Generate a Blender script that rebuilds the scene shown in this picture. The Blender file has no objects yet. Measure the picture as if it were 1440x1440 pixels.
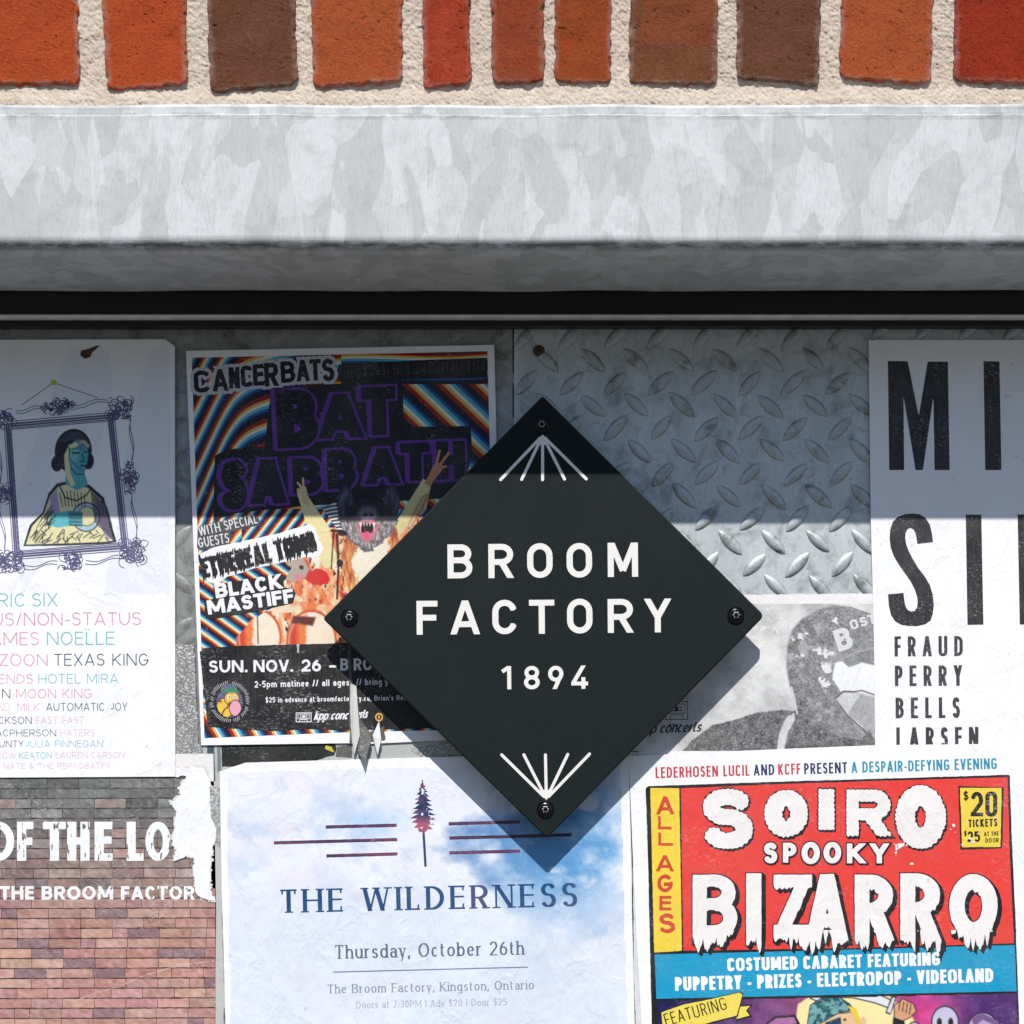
import bpy, math, random
import numpy as np
from mathutils import Vector

# ------------------------------------------------------------------ camera, light, exposure
S = 0.0005            # metres per photo pixel on the wall plane
DIST = 1.14           # camera to wall
HZ = 1100.0           # photo row of the eye level
CZ = 1.60             # eye height
scene = bpy.context.scene
cam_d = bpy.data.cameras.new('camera'); cam = bpy.data.objects.new('camera', cam_d)
scene.collection.objects.link(cam)
cam.location = (0, -DIST, CZ); cam.rotation_euler = (math.radians(90), 0, 0)
cam_d.sensor_width = 36; cam_d.lens = 36*DIST/(1440*S)
cam_d.shift_y = (HZ-720)/1440
cam_d.clip_start = 0.01; cam_d.clip_end = 500
scene.camera = cam

SUN_EL = 58.3; SUN_AZ = 3.0     # azimuth: degrees to the left of straight out of the wall
world = bpy.data.worlds.new('World'); scene.world = world; world.use_nodes = True
nt = world.node_tree; bg = nt.nodes['Background']
sky = nt.nodes.new('ShaderNodeTexSky'); sky.sky_type = 'NISHITA'; sky.sun_disc = False
sky.sun_elevation = math.radians(SUN_EL); sky.sun_rotation = math.radians(180+SUN_AZ)
sky.air_density = 1.0; sky.dust_density = 0.25; sky.ozone_density = 1.8
nt.links.new(sky.outputs[0], bg.inputs[0]); bg.inputs[1].default_value = 0.135
sl = bpy.data.lights.new('sun', 'SUN'); sl.energy = 4.8; sl.angle = math.radians(0.5); sl.color = (1.0, 0.965, 0.92)
so = bpy.data.objects.new('sun', sl); scene.collection.objects.link(so)
e, a = math.radians(SUN_EL), math.radians(SUN_AZ)
d_ = Vector((math.sin(a)*math.cos(e), math.cos(a)*math.cos(e), -math.sin(e)))   # direction the light travels
so.rotation_euler = d_.to_track_quat('-Z', 'Y').to_euler(); so.location = (-0.2, -3, 5)
vs = scene.view_settings
vs.view_transform = 'Standard'; vs.look = 'None'; vs.exposure = 0.38; vs.gamma = 1; vs.use_curve_mapping = False
scene.render.engine = 'CYCLES'
scene.cycles.max_bounces = 6; scene.cycles.diffuse_bounces = 4

# ------------------------------------------------------------------ helpers
C = scene.collection
rng = np.random.default_rng(7)
random.seed(5)

def P(px, py, d):
    """point at distance d in front of the wall plane, given where the photo sees it"""
    k = S*(1-d/DIST)
    return ((px-720)*k, -d, CZ+(HZ-py)*k)

def lin(c):
    c = np.asarray(c, float)/255
    return np.where(c <= 0.04045, c/12.92, ((c+0.055)/1.055)**2.4)

def ink(c):                       # printed colour as an albedo (photo's sunlit value, exposure taken out)
    return lin(c)*0.82

def thing(name, label, cat, loc, group=None):
    o = bpy.data.objects.new(name, None); C.objects.link(o); o.location = loc
    o.empty_display_size = 0.02
    o['label'] = label; o['category'] = cat
    if group: o['group'] = group
    return o

def link(name, me, mat, parent=None, label=None):
    o = bpy.data.objects.new(name, me); C.objects.link(o)
    if mat: me.materials.append(mat)
    if parent: o.parent = parent
    if label: o['label'] = label
    return o

def pymesh(name, verts, faces, mat, parent=None, label=None, smooth=False):
    off = np.array(parent_loc(parent))
    v = np.asarray(verts, float)-off
    me = bpy.data.meshes.new(name); me.from_pydata(v.tolist(), [], faces); me.update()
    if smooth:
        me.polygons.foreach_set('use_smooth', [True]*len(me.polygons))
    return link(name, me, mat, parent, label)

def parent_loc(p):
    x = np.zeros(3)
    while p is not None:
        x = x+np.array(p.location); p = p.parent
    return x

def trimesh(name, V, T, mat, parent=None, cols=None, label=None):
    """V (n,3) world, T (m,3); cols (n,3) or one colour"""
    V = np.asarray(V, float)-parent_loc(parent)
    me = bpy.data.meshes.new(name)
    n, m = len(V), len(T)
    me.vertices.add(n); me.vertices.foreach_set('co', V.astype(np.float32).ravel())
    me.loops.add(m*3); me.loops.foreach_set('vertex_index', np.asarray(T, np.int32).ravel())
    me.polygons.add(m); me.polygons.foreach_set('loop_start', np.arange(0, m*3, 3, dtype=np.int32))
    me.update(calc_edges=True)
    me.polygons.foreach_set('use_smooth', [False]*m)
    if cols is not None:
        cols = np.asarray(cols, float)
        if cols.ndim == 1: cols = np.tile(cols, (n, 1))
        at = me.color_attributes.new('Col', 'FLOAT_COLOR', 'POINT')
        at.data.foreach_set('color', np.hstack([cols, np.ones((n, 1))]).astype(np.float32).ravel())
    return link(name, me, mat, parent, label)

# ---- value noise in numpy
def vnoise(X, Y, s, seed=0):
    x = X/s; y = Y/s
    xi = np.floor(x).astype(np.int64); yi = np.floor(y).astype(np.int64)
    fx = x-xi; fy = y-yi; fx = fx*fx*(3-2*fx); fy = fy*fy*(3-2*fy)
    def h(a, b):
        n = (a*374761393+b*668265263+seed*1442695041) & 0x7fffffff
        n = ((n ^ (n >> 13))*1274126177) & 0x7fffffff
        return ((n ^ (n >> 16)) & 0xffff)/65535.0
    return (h(xi, yi)*(1-fx)+h(xi+1, yi)*fx)*(1-fy)+(h(xi, yi+1)*(1-fx)+h(xi+1, yi+1)*fx)*fy

def fbm(X, Y, s, seed=0, o=4):
    r = 0; a = 1; t = 0
    for i in range(o):
        r = r+a*vnoise(X, Y, s/2**i, seed+i*17); t += a; a *= .55
    return r/t

# ---- 2D distance fields in photo pixels (y down)
class Field:
    def __init__(s, x0, y0, x1, y1, res=0.6):
        s.x0, s.y0, s.res = x0, y0, res
        s.nx = int(math.ceil((x1-x0)/res))+1; s.ny = int(math.ceil((y1-y0)/res))+1
        s.X, s.Y = np.meshgrid(x0+np.arange(s.nx)*res, y0+np.arange(s.ny)*res)
        s.F = np.full(s.X.shape, 1e3)
    def sub(s, xa, ya, xb, yb):
        i0 = max(0, int((xa-s.x0)/s.res)-1); i1 = min(s.nx, int((xb-s.x0)/s.res)+3)
        j0 = max(0, int((ya-s.y0)/s.res)-1); j1 = min(s.ny, int((yb-s.y0)/s.res)+3)
        return (slice(j0, max(j0, j1)), slice(i0, max(i0, i1)))

def d_cap(X, Y, p, q, r):
    dx, dy = q[0]-p[0], q[1]-p[1]; L2 = dx*dx+dy*dy+1e-9
    t = np.clip(((X-p[0])*dx+(Y-p[1])*dy)/L2, 0, 1)
    return np.hypot(X-p[0]-t*dx, Y-p[1]-t*dy)-r

def d_box(X, Y, p, q, w):
    dx, dy = q[0]-p[0], q[1]-p[1]; L = math.hypot(dx, dy)+1e-9; dx /= L; dy /= L
    cx, cy = (p[0]+q[0])/2, (p[1]+q[1])/2
    al = np.abs((X-cx)*dx+(Y-cy)*dy)-L/2; pe = np.abs(-(X-cx)*dy+(Y-cy)*dx)-w/2
    return np.maximum(al, pe)

def d_poly(X, Y, pts):
    d = np.full(X.shape, 1e9); ins = np.zeros(X.shape, bool); n = len(pts)
    for i in range(n):
        a, b = pts[i], pts[(i+1) % n]
        d = np.minimum(d, d_cap(X, Y, a, b, 0))
        if a[1] != b[1]:
            c = ((a[1] > Y) != (b[1] > Y)) & (X < (b[0]-a[0])*(Y-a[1])/(b[1]-a[1])+a[0])
            ins ^= c
    return np.where(ins, -d, d)

def d_ell(X, Y, cx, cy, rx, ry, rot=0):
    c, s_ = math.cos(rot), math.sin(rot)
    u = ((X-cx)*c+(Y-cy)*s_)/rx; v = (-(X-cx)*s_+(Y-cy)*c)/ry
    return (np.sqrt(u*u+v*v)-1)*min(rx, ry)

def d_path(X, Y, pts, w):
    d = np.full(X.shape, 1e9)
    for a, b in zip(pts[:-1], pts[1:]): d = np.minimum(d, d_cap(X, Y, a, b, w/2))
    return d

def polygonize(F, x0, y0, res):
    """triangles (in pixels) of the region F<0: marching squares, full cells merged into runs"""
    ins = F < 0
    a = ins[:-1, :-1]; b = ins[:-1, 1:]; c = ins[1:, 1:]; d = ins[1:, :-1]
    code = a*1+b*2+c*4+d*8
    tris = []
    full = (code == 15)
    z = np.zeros((full.shape[0], 1), bool)
    g = np.hstack([z, full, z]).astype(np.int8); df = np.diff(g, axis=1)
    js, is_ = np.where(df == 1); je, ie = np.where(df == -1)
    if len(js):
        xa = is_.astype(float); xb = ie.astype(float); ya = js.astype(float); yb = ya+1
        A = np.stack([xa, ya], 1); B = np.stack([xb, ya], 1); Cc = np.stack([xb, yb], 1); D = np.stack([xa, yb], 1)
        tris.append(np.stack([A, B, Cc], 1)); tris.append(np.stack([A, Cc, D], 1))
    corner = [(0, 0), (1, 0), (1, 1), (0, 1)]
    for k in range(1, 15):
        js, is_ = np.where(code == k)
        if not len(js): continue
        fv = [F[js+cy, is_+cx] for cx, cy in corner]
        poly = []
        for i in range(4):
            j = (i+1) % 4
            ii, jj = (k >> i) & 1, (k >> j) & 1
            if ii: poly.append(np.stack([is_+corner[i][0], js+corner[i][1]], 1).astype(float))
            if ii != jj:
                t = np.clip(fv[i]/(fv[i]-fv[j]), 0.001, 0.999)
                poly.append(np.stack([is_+corner[i][0]+t*(corner[j][0]-corner[i][0]), js+corner[i][1]+t*(corner[j][1]-corner[i][1])], 1))
        for i in range(1, len(poly)-1):
            tris.append(np.stack([poly[0], poly[i], poly[i+1]], 1))
    if not tris: return np.zeros((0, 3, 2))
    T = np.concatenate(tris, 0)*res
    T[..., 0] += x0; T[..., 1] += y0
    return T

def place(T2, d):
    V = T2.reshape(-1, 2); k = S*(1-d/DIST)
    return np.stack([(V[:, 0]-720)*k, np.full(len(V), -d), CZ+(HZ-V[:, 1])*k], 1)

def shape(name, fld, F, d, mat, parent, col, label=None):
    """flat print: region F<0 of the field, at distance d from the wall"""
    T = polygonize(F, fld.x0, fld.y0, fld.res)
    if not len(T): return None
    T = T[:, ::-1]
    V = place(T, d)
    idx = np.arange(len(V)).reshape(-1, 3)
    # weld
    key = np.round(V[:, [0, 2]]*4e6).astype(np.int64); _, fi, inv = np.unique(key, axis=0, return_index=True, return_inverse=True)
    V = V[fi]; idx = inv.reshape(-1)[idx]
    cols = col(V) if callable(col) else col
    return trimesh(name, V, idx, mat, parent, cols, label)

def picture(name, x0, y0, x1, y1, res, fn, d, mat, parent, quad=None, label=None, mask=None):
    """flat print with a colour at every point: fn(X,Y)->(..,3) sRGB-ish 0..255 as seen sunlit; mask<0 keeps cells"""
    nx = int((x1-x0)/res)+1; ny = int((y1-y0)/res)+1
    X, Y = np.meshgrid(np.linspace(x0, x1, nx), np.linspace(y0, y1, ny))
    col = ink(np.clip(fn(X, Y), 0, 255)).reshape(-1, 3)
    V = place(np.stack([X, Y], -1), d)
    i = np.arange(nx*ny).reshape(ny, nx)
    a, b, c, e_ = i[:-1, :-1], i[:-1, 1:], i[1:, 1:], i[1:, :-1]
    if mask is not None:
        k = (mask(X, Y) < 0); k = k[:-1, :-1] & k[:-1, 1:] & k[1:, 1:] & k[1:, :-1]
    else: k = np.ones(a.shape, bool)
    T = np.concatenate([np.stack([a[k], c[k], b[k]], 1), np.stack([a[k], e_[k], c[k]], 1)], 0)
    use = np.zeros(nx*ny, bool); use[T.ravel()] = True; mp = np.cumsum(use)-1
    return trimesh(name, V[use], mp[T], mat, parent, col[use], label)

def sheet(name, pts, d, th, mat, parent, col, rough=0.0, seed=1, label=None, step=4):
    """a sheet of paper with real thickness; pts in pixels, clockwise in the picture; rough = torn edge amplitude, px"""
    out = []
    n = len(pts)
    for i in range(n):
        p, q = np.array(pts[i], float), np.array(pts[(i+1) % n], float)
        L = np.linalg.norm(q-p); m = max(1, int(L/step)) if rough else 1
        nrm = np.array([-(q-p)[1], (q-p)[0]])/max(L, 1e-6)
        for j in range(m):
            t = j/m; w = p+(q-p)*t
            if j and rough: w = w+nrm*rough*(random.random()-0.5)*2
            out.append(tuple(w))
    from mathutils.geometry import tessellate_polygon
    tr = tessellate_polygon([[Vector((x, -y, 0)) for x, y in out]])
    n = len(out)
    V = [P(x, y, d) for x, y in out]+[P(x, y, d-th) for x, y in out]
    T = []
    for t in tr:
        a, b, c = t
        A = [out[i] for i in t]
        ar = (A[1][0]-A[0][0])*(A[2][1]-A[0][1])-(A[2][0]-A[0][0])*(A[1][1]-A[0][1])
        T.append((a, b, c) if ar < 0 else (a, c, b))       # seen from the camera: counter-clockwise
    for i in range(n):
        j = (i+1) % n
        T.append((i, j, n+j)); T.append((i, n+j, n+i))
    return trimesh(name, np.array(V), np.array(T), mat, parent, ink(col), label)

# ------------------------------------------------------------------ stroke alphabet
WID = dict(A=.70,B=.60,C=.62,D=.66,E=.53,F=.50,G=.68,H=.70,I=0,J=.42,K=.64,L=.48,M=.86,N=.72,O=.74,P=.57,Q=.74,R=.61,S=.55,T=.58,U=.68,V=.66,W=1.0,X=.64,Y=.62,Z=.58,
 a=.47,b=.53,c=.44,d=.53,e=.49,f=.33,g=.53,h=.50,i=0,j=.2,k=.48,l=0,m=.80,n=.50,o=.53,p=.53,q=.53,r=.34,s=.41,t=.34,u=.50,v=.47,w=.74,x=.47,y=.47,z=.43)
WID.update({' ':.27,'.':0,',':0,':':0,"'":0,'|':0,'-':.30,'/':.34,'&':.70,'$':.52,'1':.33})
for c_ in '023456789': WID[c_] = .53

def arc(cx, cy, rx, ry, a0, a1):
    n = max(3, int(abs(a1-a0)/13))
    return [(cx+rx*math.cos(math.radians(a0+(a1-a0)*i/n)), cy+ry*math.sin(math.radians(a0+(a1-a0)*i/n))) for i in range(n+1)]

def glyph(ch, W, t, th, kr):
    """strokes of one letter in units of the cap height: (points, cap, thin) with cap 's' extended or 'b' cut square"""
    l, R, c, b, T = t/2, W-t/2, W/2, th/2, 1-th/2
    rx = (R-l)/2; m = .53; xh = .70; xT = xh-th/2; lo, hi = 0, 1
    def ry(h): return min(h/2, max(kr*rx, .001)) if kr else h/2
    r = ry(T-b)
    def loop(x0, y0, x1, y1):
        q = ry(y1-y0); cx = (x0+x1)/2; px = (x1-x0)/2
        return arc(cx, y1-q, px, q, 0, 180)+arc(cx, y0+q, px, q, 180, 360)+[(x1, y1-q)]
    def bowl(x0, y0, x1, y1):
        q = min((y1-y0)/2, (kr or 9)*(x1-x0)*.75); px = min((x1-x0)*.8, q*1.15)
        return [(x0, y1)]+arc(x1-px, y1-q, px, q, 90, 0)+arc(x1-px, y0+q, px, q, 0, -90)+[(x0, y0)]
    st = []
    def s(p, cap='s', thin=0): st.append((p, cap, thin))
    if ch == 'A': s([(l*.9, 0), (c, 1.0)], 's', 1); s([(R+l*.1, 0), (c, 1.0)]); s([(l+W*.16, .30), (R-W*.16, .30)], 'b')
    elif ch == 'B': s([(l, 0), (l, 1)]); s(bowl(l, m, R-W*.04, T), 'b'); s(bowl(l, b, R, m), 'b')
    elif ch == 'C': s(arc(c, T-r, rx, r, 15 if kr else 38, 180)+arc(c, b+r, rx, r, 180, 345 if kr else 322), 'b')
    elif ch == 'D': s([(l, 0), (l, 1)]); s(bowl(l, b, R, T), 'b')
    elif ch == 'E': s([(l, 0), (l, 1)]); s([(l, T), (R, T)]); s([(l, m), (R-W*.06, m)], 's'); s([(l, b), (R, b)])
    elif ch == 'F': s([(l, 0), (l, 1)]); s([(l, T), (R, T)]); s([(l, m-.03), (R-W*.06, m-.03)], 's')
    elif ch == 'G': s(arc(c, T-r, rx, r, 15 if kr else 38, 180)+arc(c, b+r, rx, r, 180, 360)+[(R, .45)], 'b'); s([(c+.04, .45), (R, .45)])
    elif ch == 'H': s([(l, 0), (l, 1)]); s([(R, 0), (R, 1)]); s([(l, .51), (R, .51)], 'b')
    elif ch == 'I' or ch == '|': s([(c, 0), (c, 1)])
    elif ch == 'J': s([(R, 1), (R, b+r)]+arc(c, b+r, rx, min(r, .3), 0, -150), 'b')
    elif ch == 'K': s([(l, 0), (l, 1)]); s([(l, .38), (R, 1)], 's', 1); s([(l+W*.22, .52), (R+l*.2, 0)])
    elif ch == 'L': s([(l, 0), (l, 1)]); s([(l, b), (R, b)])
    elif ch == 'M': s([(l, 0), (l, 1)], 's', 1); s([(R, 0), (R, 1)]); s([(l+t*.1, 1), (c, .18)]); s([(R-t*.1, 1), (c, .18)], 's', 1)
    elif ch == 'N': s([(l, 0), (l, 1)], 's', 1); s([(R, 0), (R, 1)], 's', 1); s([(l+t*.1, 1), (R-t*.1, 0)])
    elif ch == 'O' or ch == '0': s(loop(l, b, R, T), 'o')
    elif ch == 'Q': s(loop(l, b, R, T), 'o'); s([(c+.08, .22), (R+.03, -.02)], 'b')
    elif ch == 'P': s([(l, 0), (l, 1)]); s(bowl(l, .44, R, T), 'b')
    elif ch == 'R': s([(l, 0), (l, 1)]); s(bowl(l, .47, R, T), 'b'); s([(c+W*.02, .47), (R+l*.1, 0)])
    elif ch in 'S$':
        q1, q2 = (T-m)/2, (m-b)/2
        s(arc(c, T-q1, rx*.94, q1, 22, 262)+arc(c, b+q2, rx, q2, 82, -158), 'b')
        if ch == '$': s([(c, -.12), (c, 1.12)], 'b', 1); lo, hi = -.12, 1.12
    elif ch == 'T': s([(c, 0), (c, 1)]); s([(l*.9, T), (R+l*.1, T)])
    elif ch == 'U': s([(l, 1), (l, b+r)]+arc(c, b+r, rx, r, 180, 360)+[(R, 1)], 's')
    elif ch == 'V': s([(l*.9, 1), (c, 0)]); s([(R+l*.1, 1), (c, 0)], 's', 1)
    elif ch == 'W': s([(l, 1), (W*.27, 0)]); s([(W*.27, 0), (c, 1)], 's', 1); s([(c, 1), (W*.73, 0)]); s([(W*.73, 0), (R, 1)], 's', 1)
    elif ch == 'X': s([(l, 1), (R, 0)]); s([(R, 1), (l, 0)], 's', 1)
    elif ch == 'Y': s([(l*.9, 1), (c, .45)]); s([(R+l*.1, 1), (c, .45)], 's', 1); s([(c, .5), (c, 0)])
    elif ch == 'Z': s([(l, T), (R, T)]); s([(l, b), (R, b)]); s([(R-t*.1, T), (l+t*.1, b)])
    elif ch == '1': s([(R, 0), (R, 1)]); s([(R, .96), (l*.3, .76)], 'b', 1)
    elif ch == '2': q = .27; s(arc(c, T-q, rx, q, 165, -30)+[(l, b+.02)], 'b'); s([(l, b), (R, b)])
    elif ch == '3': s(arc(c, T-.24, rx*.9, .24-th*0, 150, -90), 'b'); s(arc(c, b+.26, rx, .26, 90, -150), 'b')
    elif ch == '4': s([(W*.72, 0), (W*.72, .5)] if W > .6 else [(R-.06, 0), (R-.06, .52)]); s([(R-t*.6, 1), (l, .26)], 's'); s([(l, .23), (R, .23)])
    elif ch == '5': s([(l+.02, T), (R, T)]); s([(l+.02, T), (l, .52)], 'b'); s([(l, .5)]+arc(c, b+.28, rx, .28, 110, -150), 'b')
    elif ch == '6': s(loop(l, b, R, .60), 'o'); s(arc(R, .33, R-l, T-.33, 180, 105), 'b')
    elif ch == '7': s([(l, T), (R, T)]); s([(R, T), (W*.35, 0)])
    elif ch == '8': s(loop(l+.02, m-.02, R-.02, T), 'o'); s(loop(l, b, R, m-.02), 'o')
    elif ch == '9': s(loop(l, .40, R, T), 'o'); s([(R-.005, .62), (W*.42, 0)])
    elif ch == '-': s([(0+l, .38), (R, .38)], 's')
    elif ch == '/': s([(l*.6, 0), (R+l*.4, 1)])
    elif ch == '&': s(arc(c-.03, .77, .14, .2, -60, 240)+[(R, 0)], 'b'); s(arc(c-.05, .28, .24, .25, 110, 350)+[(R, .45)], 'b')
    elif ch == '.': s([(c, 0), (c, t)], 'b')
    elif ch == ',': s([(c+.01, t), (c-.04, -.14)], 'b'); lo = -.2
    elif ch == ':': s([(c, 0), (c, t)], 'b'); s([(c, .5), (c, .5+t)], 'b')
    elif ch == "'": s([(c, .68), (c, 1)], 'b')
    else:
        hi = xh; q = ry(xT-b)
        if ch == 'a': s(loop(l, b, R, .42), 'o'); s(arc(c, xT-.2, rx, .2, 155, 0)+[(R, 0)], 'e')
        elif ch == 'b': s([(l, 0), (l, 1)]); s(loop(l, b, R, xT), 'o'); hi = 1
        elif ch == 'c': s(arc(c, (xT+b)/2, rx, (xT-b)/2, 45, 315), 'b')
        elif ch == 'd': s([(R, 0), (R, 1)]); s(loop(l, b, R, xT), 'o'); hi = 1
        elif ch == 'e': s([(l, .37), (R, .37)], 'b'); s(arc(c, (xT+b)/2, rx, (xT-b)/2, 5, 318), 'b')
        elif ch == 'f': s(arc(R, T-.2, R-W*.38, .2, 75, 180)+[(W*.38, 0)], 'e'); s([(l*.6, xT), (R, xT)], 'b'); hi = 1
        elif ch == 'g': s(loop(l, b, R, xT), 'o'); s([(R, xh), (R, -.08)]+arc(c, -.08, rx, .18, 0, -150), 'b'); lo = -.32
        elif ch == 'h': s([(l, 0), (l, 1)]); s([(l, .4)]+arc(c, xT-.24, rx, .24, 165, 0)+[(R, 0)], 'e'); hi = 1
        elif ch == 'i': s([(c, 0), (c, xh)]); st.append(([(c, .84), (c, .84+t)], 'b', 0)); hi = 1
        elif ch == 'j': s([(R, xh), (R, -.1)]+arc(R-.13, -.1, .13, .16, 0, -90), 'b'); st.append(([(R, .84), (R, .84+t)], 'b', 0)); lo, hi = -.32, 1
        elif ch == 'k': s([(l, 0), (l, 1)]); s([(l, .26), (R, xh)], 'b', 1); s([(l+W*.25, .42), (R, 0)], 'b'); hi = 1
        elif ch == 'l': s([(c, 0), (c, 1)]); hi = 1
        elif ch == 'm':
            s([(l, 0), (l, xh)]); w2 = (R-l)/2
            s([(l, .42)]+arc(l+w2/2, xT-.22, w2/2, .22, 165, 0)+[(l+w2, 0)], 'e'); s([(l+w2, .42)]+arc(l+1.5*w2, xT-.22, w2/2, .22, 165, 0)+[(R, 0)], 'e')
        elif ch == 'n': s([(l, 0), (l, xh)]); s([(l, .4)]+arc(c, xT-.24, rx, .24, 165, 0)+[(R, 0)], 'e')
        elif ch == 'o': s(loop(l, b, R, xT), 'o')
        elif ch == 'p': s([(l, -.3), (l, xh)]); s(loop(l, b, R, xT), 'o'); lo = -.3
        elif ch == 'q': s([(R, -.3), (R, xh)]); s(loop(l, b, R, xT), 'o'); lo = -.3
        elif ch == 'r': s([(l, 0), (l, xh)]); s([(l, .42)]+arc(R, xT-.2, R-l, .2, 170, 80), 'b')
        elif ch == 's':
            q1 = (xT-.36)/2; q2 = (.36-b)/2
            s(arc(c, xT-q1, rx*.92, q1, 25, 262)+arc(c, b+q2, rx, q2, 82, -158), 'b')
        elif ch == 't': s([(W*.36, .92), (W*.36, .2)]+arc(W*.36+.16, b+.16, .16, .16, 180, 280), 'b'); s([(l*.5, xT), (R, xT)], 'b'); hi = .95
        elif ch == 'u': s([(R, 0), (R, xh)]); s([(l, xh), (l, b+.24)]+arc(c, b+.24, rx, .24, 180, 345), 'b')
        elif ch == 'v': s([(l*.9, xh), (c, 0)]); s([(R+l*.1, xh), (c, 0)], 's', 1)
        elif ch == 'w': s([(l, xh), (W*.27, 0)]); s([(W*.27, 0), (c, xh)], 's', 1); s([(c, xh), (W*.73, 0)]); s([(W*.73, 0), (R, xh)], 's', 1)
        elif ch == 'x': s([(l, xh), (R, 0)]); s([(R, xh), (l, 0)], 's', 1)
        elif ch == 'y': s([(l*.9, xh), (c, 0)]); s([(R+l*.1, xh), (c-(R-c)*.42, -.3)], 's', 1); lo = -.3
        elif ch == 'z': s([(l, xT), (R, xT)]); s([(l, b), (R, b)]); s([(R, xT), (l, b)])
    return st, lo, hi

FONT = dict(t=.14, th=.14, kr=0, serif=0, shear=0, fw=1.0, sp=.12)
def font(**k): f = dict(FONT); f.update(k); f.setdefault('th', f['t']); return f

def glyph_field(U, V, ch, W, f):
    """distance in cap-height units on local grids U (right), V (up)"""
    st, lo, hi = glyph(ch, W, f['t'], f['th'], f['kr'])
    U = U-f['shear']*V
    out = np.full(U.shape, 9.0)
    t, th = f['t'], f['th']
    for pts, cap, thin in st:
        tt = t
        if f['serif'] and thin: tt = max(th, t*.45)
        P_ = list(pts)
        if cap in 'se':
            ext = t*.5
            def pull(p, q):          # move p away from q
                L = math.hypot(p[0]-q[0], p[1]-q[1])+1e-9
                return (p[0]+(p[0]-q[0])/L*ext, p[1]+(p[1]-q[1])/L*ext)
            horiz = abs(P_[0][1]-P_[-1][1]) < 1e-4 and len(P_) == 2
            if cap == 's':
                if horiz:
                    P_ = [pull(P_[0], P_[1]), pull(P_[1], P_[0])]
                else:
                    a = pull(P_[0], P_[1]) if (P_[0][1] <= lo+.01 or P_[0][1] >= hi-.01) else P_[0]
                    z = pull(P_[-1], P_[-2]) if (P_[-1][1] <= lo+.01 or P_[-1][1] >= hi-.01) else P_[-1]
                    P_ = [a]+P_[1:-1]+[z]
            else:
                P_ = P_[:-1]+[pull(P_[-1], P_[-2])]
        n = len(P_)
        for i in range(n-1):
            p, q = P_[i], P_[i+1]
            L = math.hypot(q[0]-p[0], q[1]-p[1])
            if L < 1e-6: continue
            w = th+(tt-th)*abs(q[1]-p[1])/L
            out = np.minimum(out, d_box(U, V, p, q, w))
            if n > 2 and (i < n-2): out = np.minimum(out, np.hypot(U-q[0], V-q[1])-w/2)
        if f['serif']:
            sw, sh = f['serif'], th*.8
            for p, q in ((pts[0], pts[1]), (pts[-1], pts[-2])):
                if cap in 'se' and abs(q[1]-p[1]) > abs(q[0]-p[0])*.5:
                    if cap == 'e' and p is pts[0]: continue
                    if (ch in 'AVWvwy' and ((p[1] >= hi-.01) if ch == 'A' else (p[1] <= .01))): continue
                    if ch == 'M' and .1 < p[1] < .3: continue
                    if ch in 'N' and p[1] == 0 and q[0] != p[0]: continue
                    if abs(p[1]-lo) < .02 or abs(p[1]-0) < .01: out = np.minimum(out, d_box(U, V, (p[0]-t/2-sw, lo+sh/2 if abs(p[1]-lo) < .02 else sh/2), (p[0]+t/2+sw, lo+sh/2 if abs(p[1]-lo) < .02 else sh/2), sh))
                    elif p[1] >= .66: out = np.minimum(out, d_box(U, V, (p[0]-t/2-sw, p[1]-sh/2), (p[0]+t/2+(sw if hi == 1 and ch.isupper() else 0), p[1]-sh/2), sh))
            if len(pts) == 2 and abs(pts[0][1]-pts[1][1]) < 1e-4 and ch in 'ETFLZ':
                x = max(pts[0][0], pts[1][0]); y = pts[0][1]
                if y > .8: out = np.minimum(out, d_box(U, V, (x, y), (x+.02, y-.17), sh*1.2))
                elif y < .2: out = np.minimum(out, d_box(U, V, (x, y), (x+.03, y+.2), sh*1.2))
                if ch in 'TZ' and y > .8: out = np.minimum(out, d_box(U, V, (min(pts[0][0], pts[1][0]), y), (min(pts[0][0], pts[1][0])-.02, y-.17), sh*1.2))
    return np.maximum(out, np.maximum(lo-V, V-hi))

def put(fld, ch, ox, oy, h, W, ang, f, pad=3):
    """add letter whose lower left corner is at photo (ox,oy)"""
    ca, sa = math.cos(ang), math.sin(ang)
    cs = [(u, v) for u in (-.15*h, (W+.3)*h) for v in (-.4*h, 1.25*h)]
    xs = [ox+u*ca-v*sa*-1*-1 for u, v in cs]; ys = [oy-u*sa-v*ca for u, v in cs]
    sl_ = fld.sub(min(xs)-pad-abs(sa)*h, min(ys)-pad, max(xs)+pad+abs(sa)*h, max(ys)+pad)
    X, Y = fld.X[sl_], fld.Y[sl_]
    if X.size == 0: return
    dx, dy = X-ox, -(Y-oy)
    U = (dx*ca+dy*sa)/h; V = (-dx*sa+dy*ca)/h
    fld.F[sl_] = np.minimum(fld.F[sl_], glyph_field(U, V, ch, W, f)*h)

def text(fld, s, x0, y0, x1, y1, h, f, only=None):
    """line of text whose baseline runs from photo point (x0,y0) to (x1,y1)"""
    L = math.hypot(x1-x0, y1-y0)/h; ang = -math.atan2(y1-y0, x1-x0)
    fix = 0; flex = 0
    W = []
    for ch in s:
        w = WID.get(ch, .5)*f['fw']
        if w == 0: W.append(f['t']); fix += f['t']
        else: W.append(w); flex += w
    sp = f['sp']*(len(s)-1)
    k = max(.3, (L-fix)/(flex+sp))
    u = 0
    for ch, w in zip(s, W):
        ww = w if WID.get(ch, .5) == 0 else w*k
        if ch != ' ': put(fld, ch, x0+u*h*math.cos(ang), y0-u*h*math.sin(ang), h, ww, ang, f)
        u += ww+f['sp']*k

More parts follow.
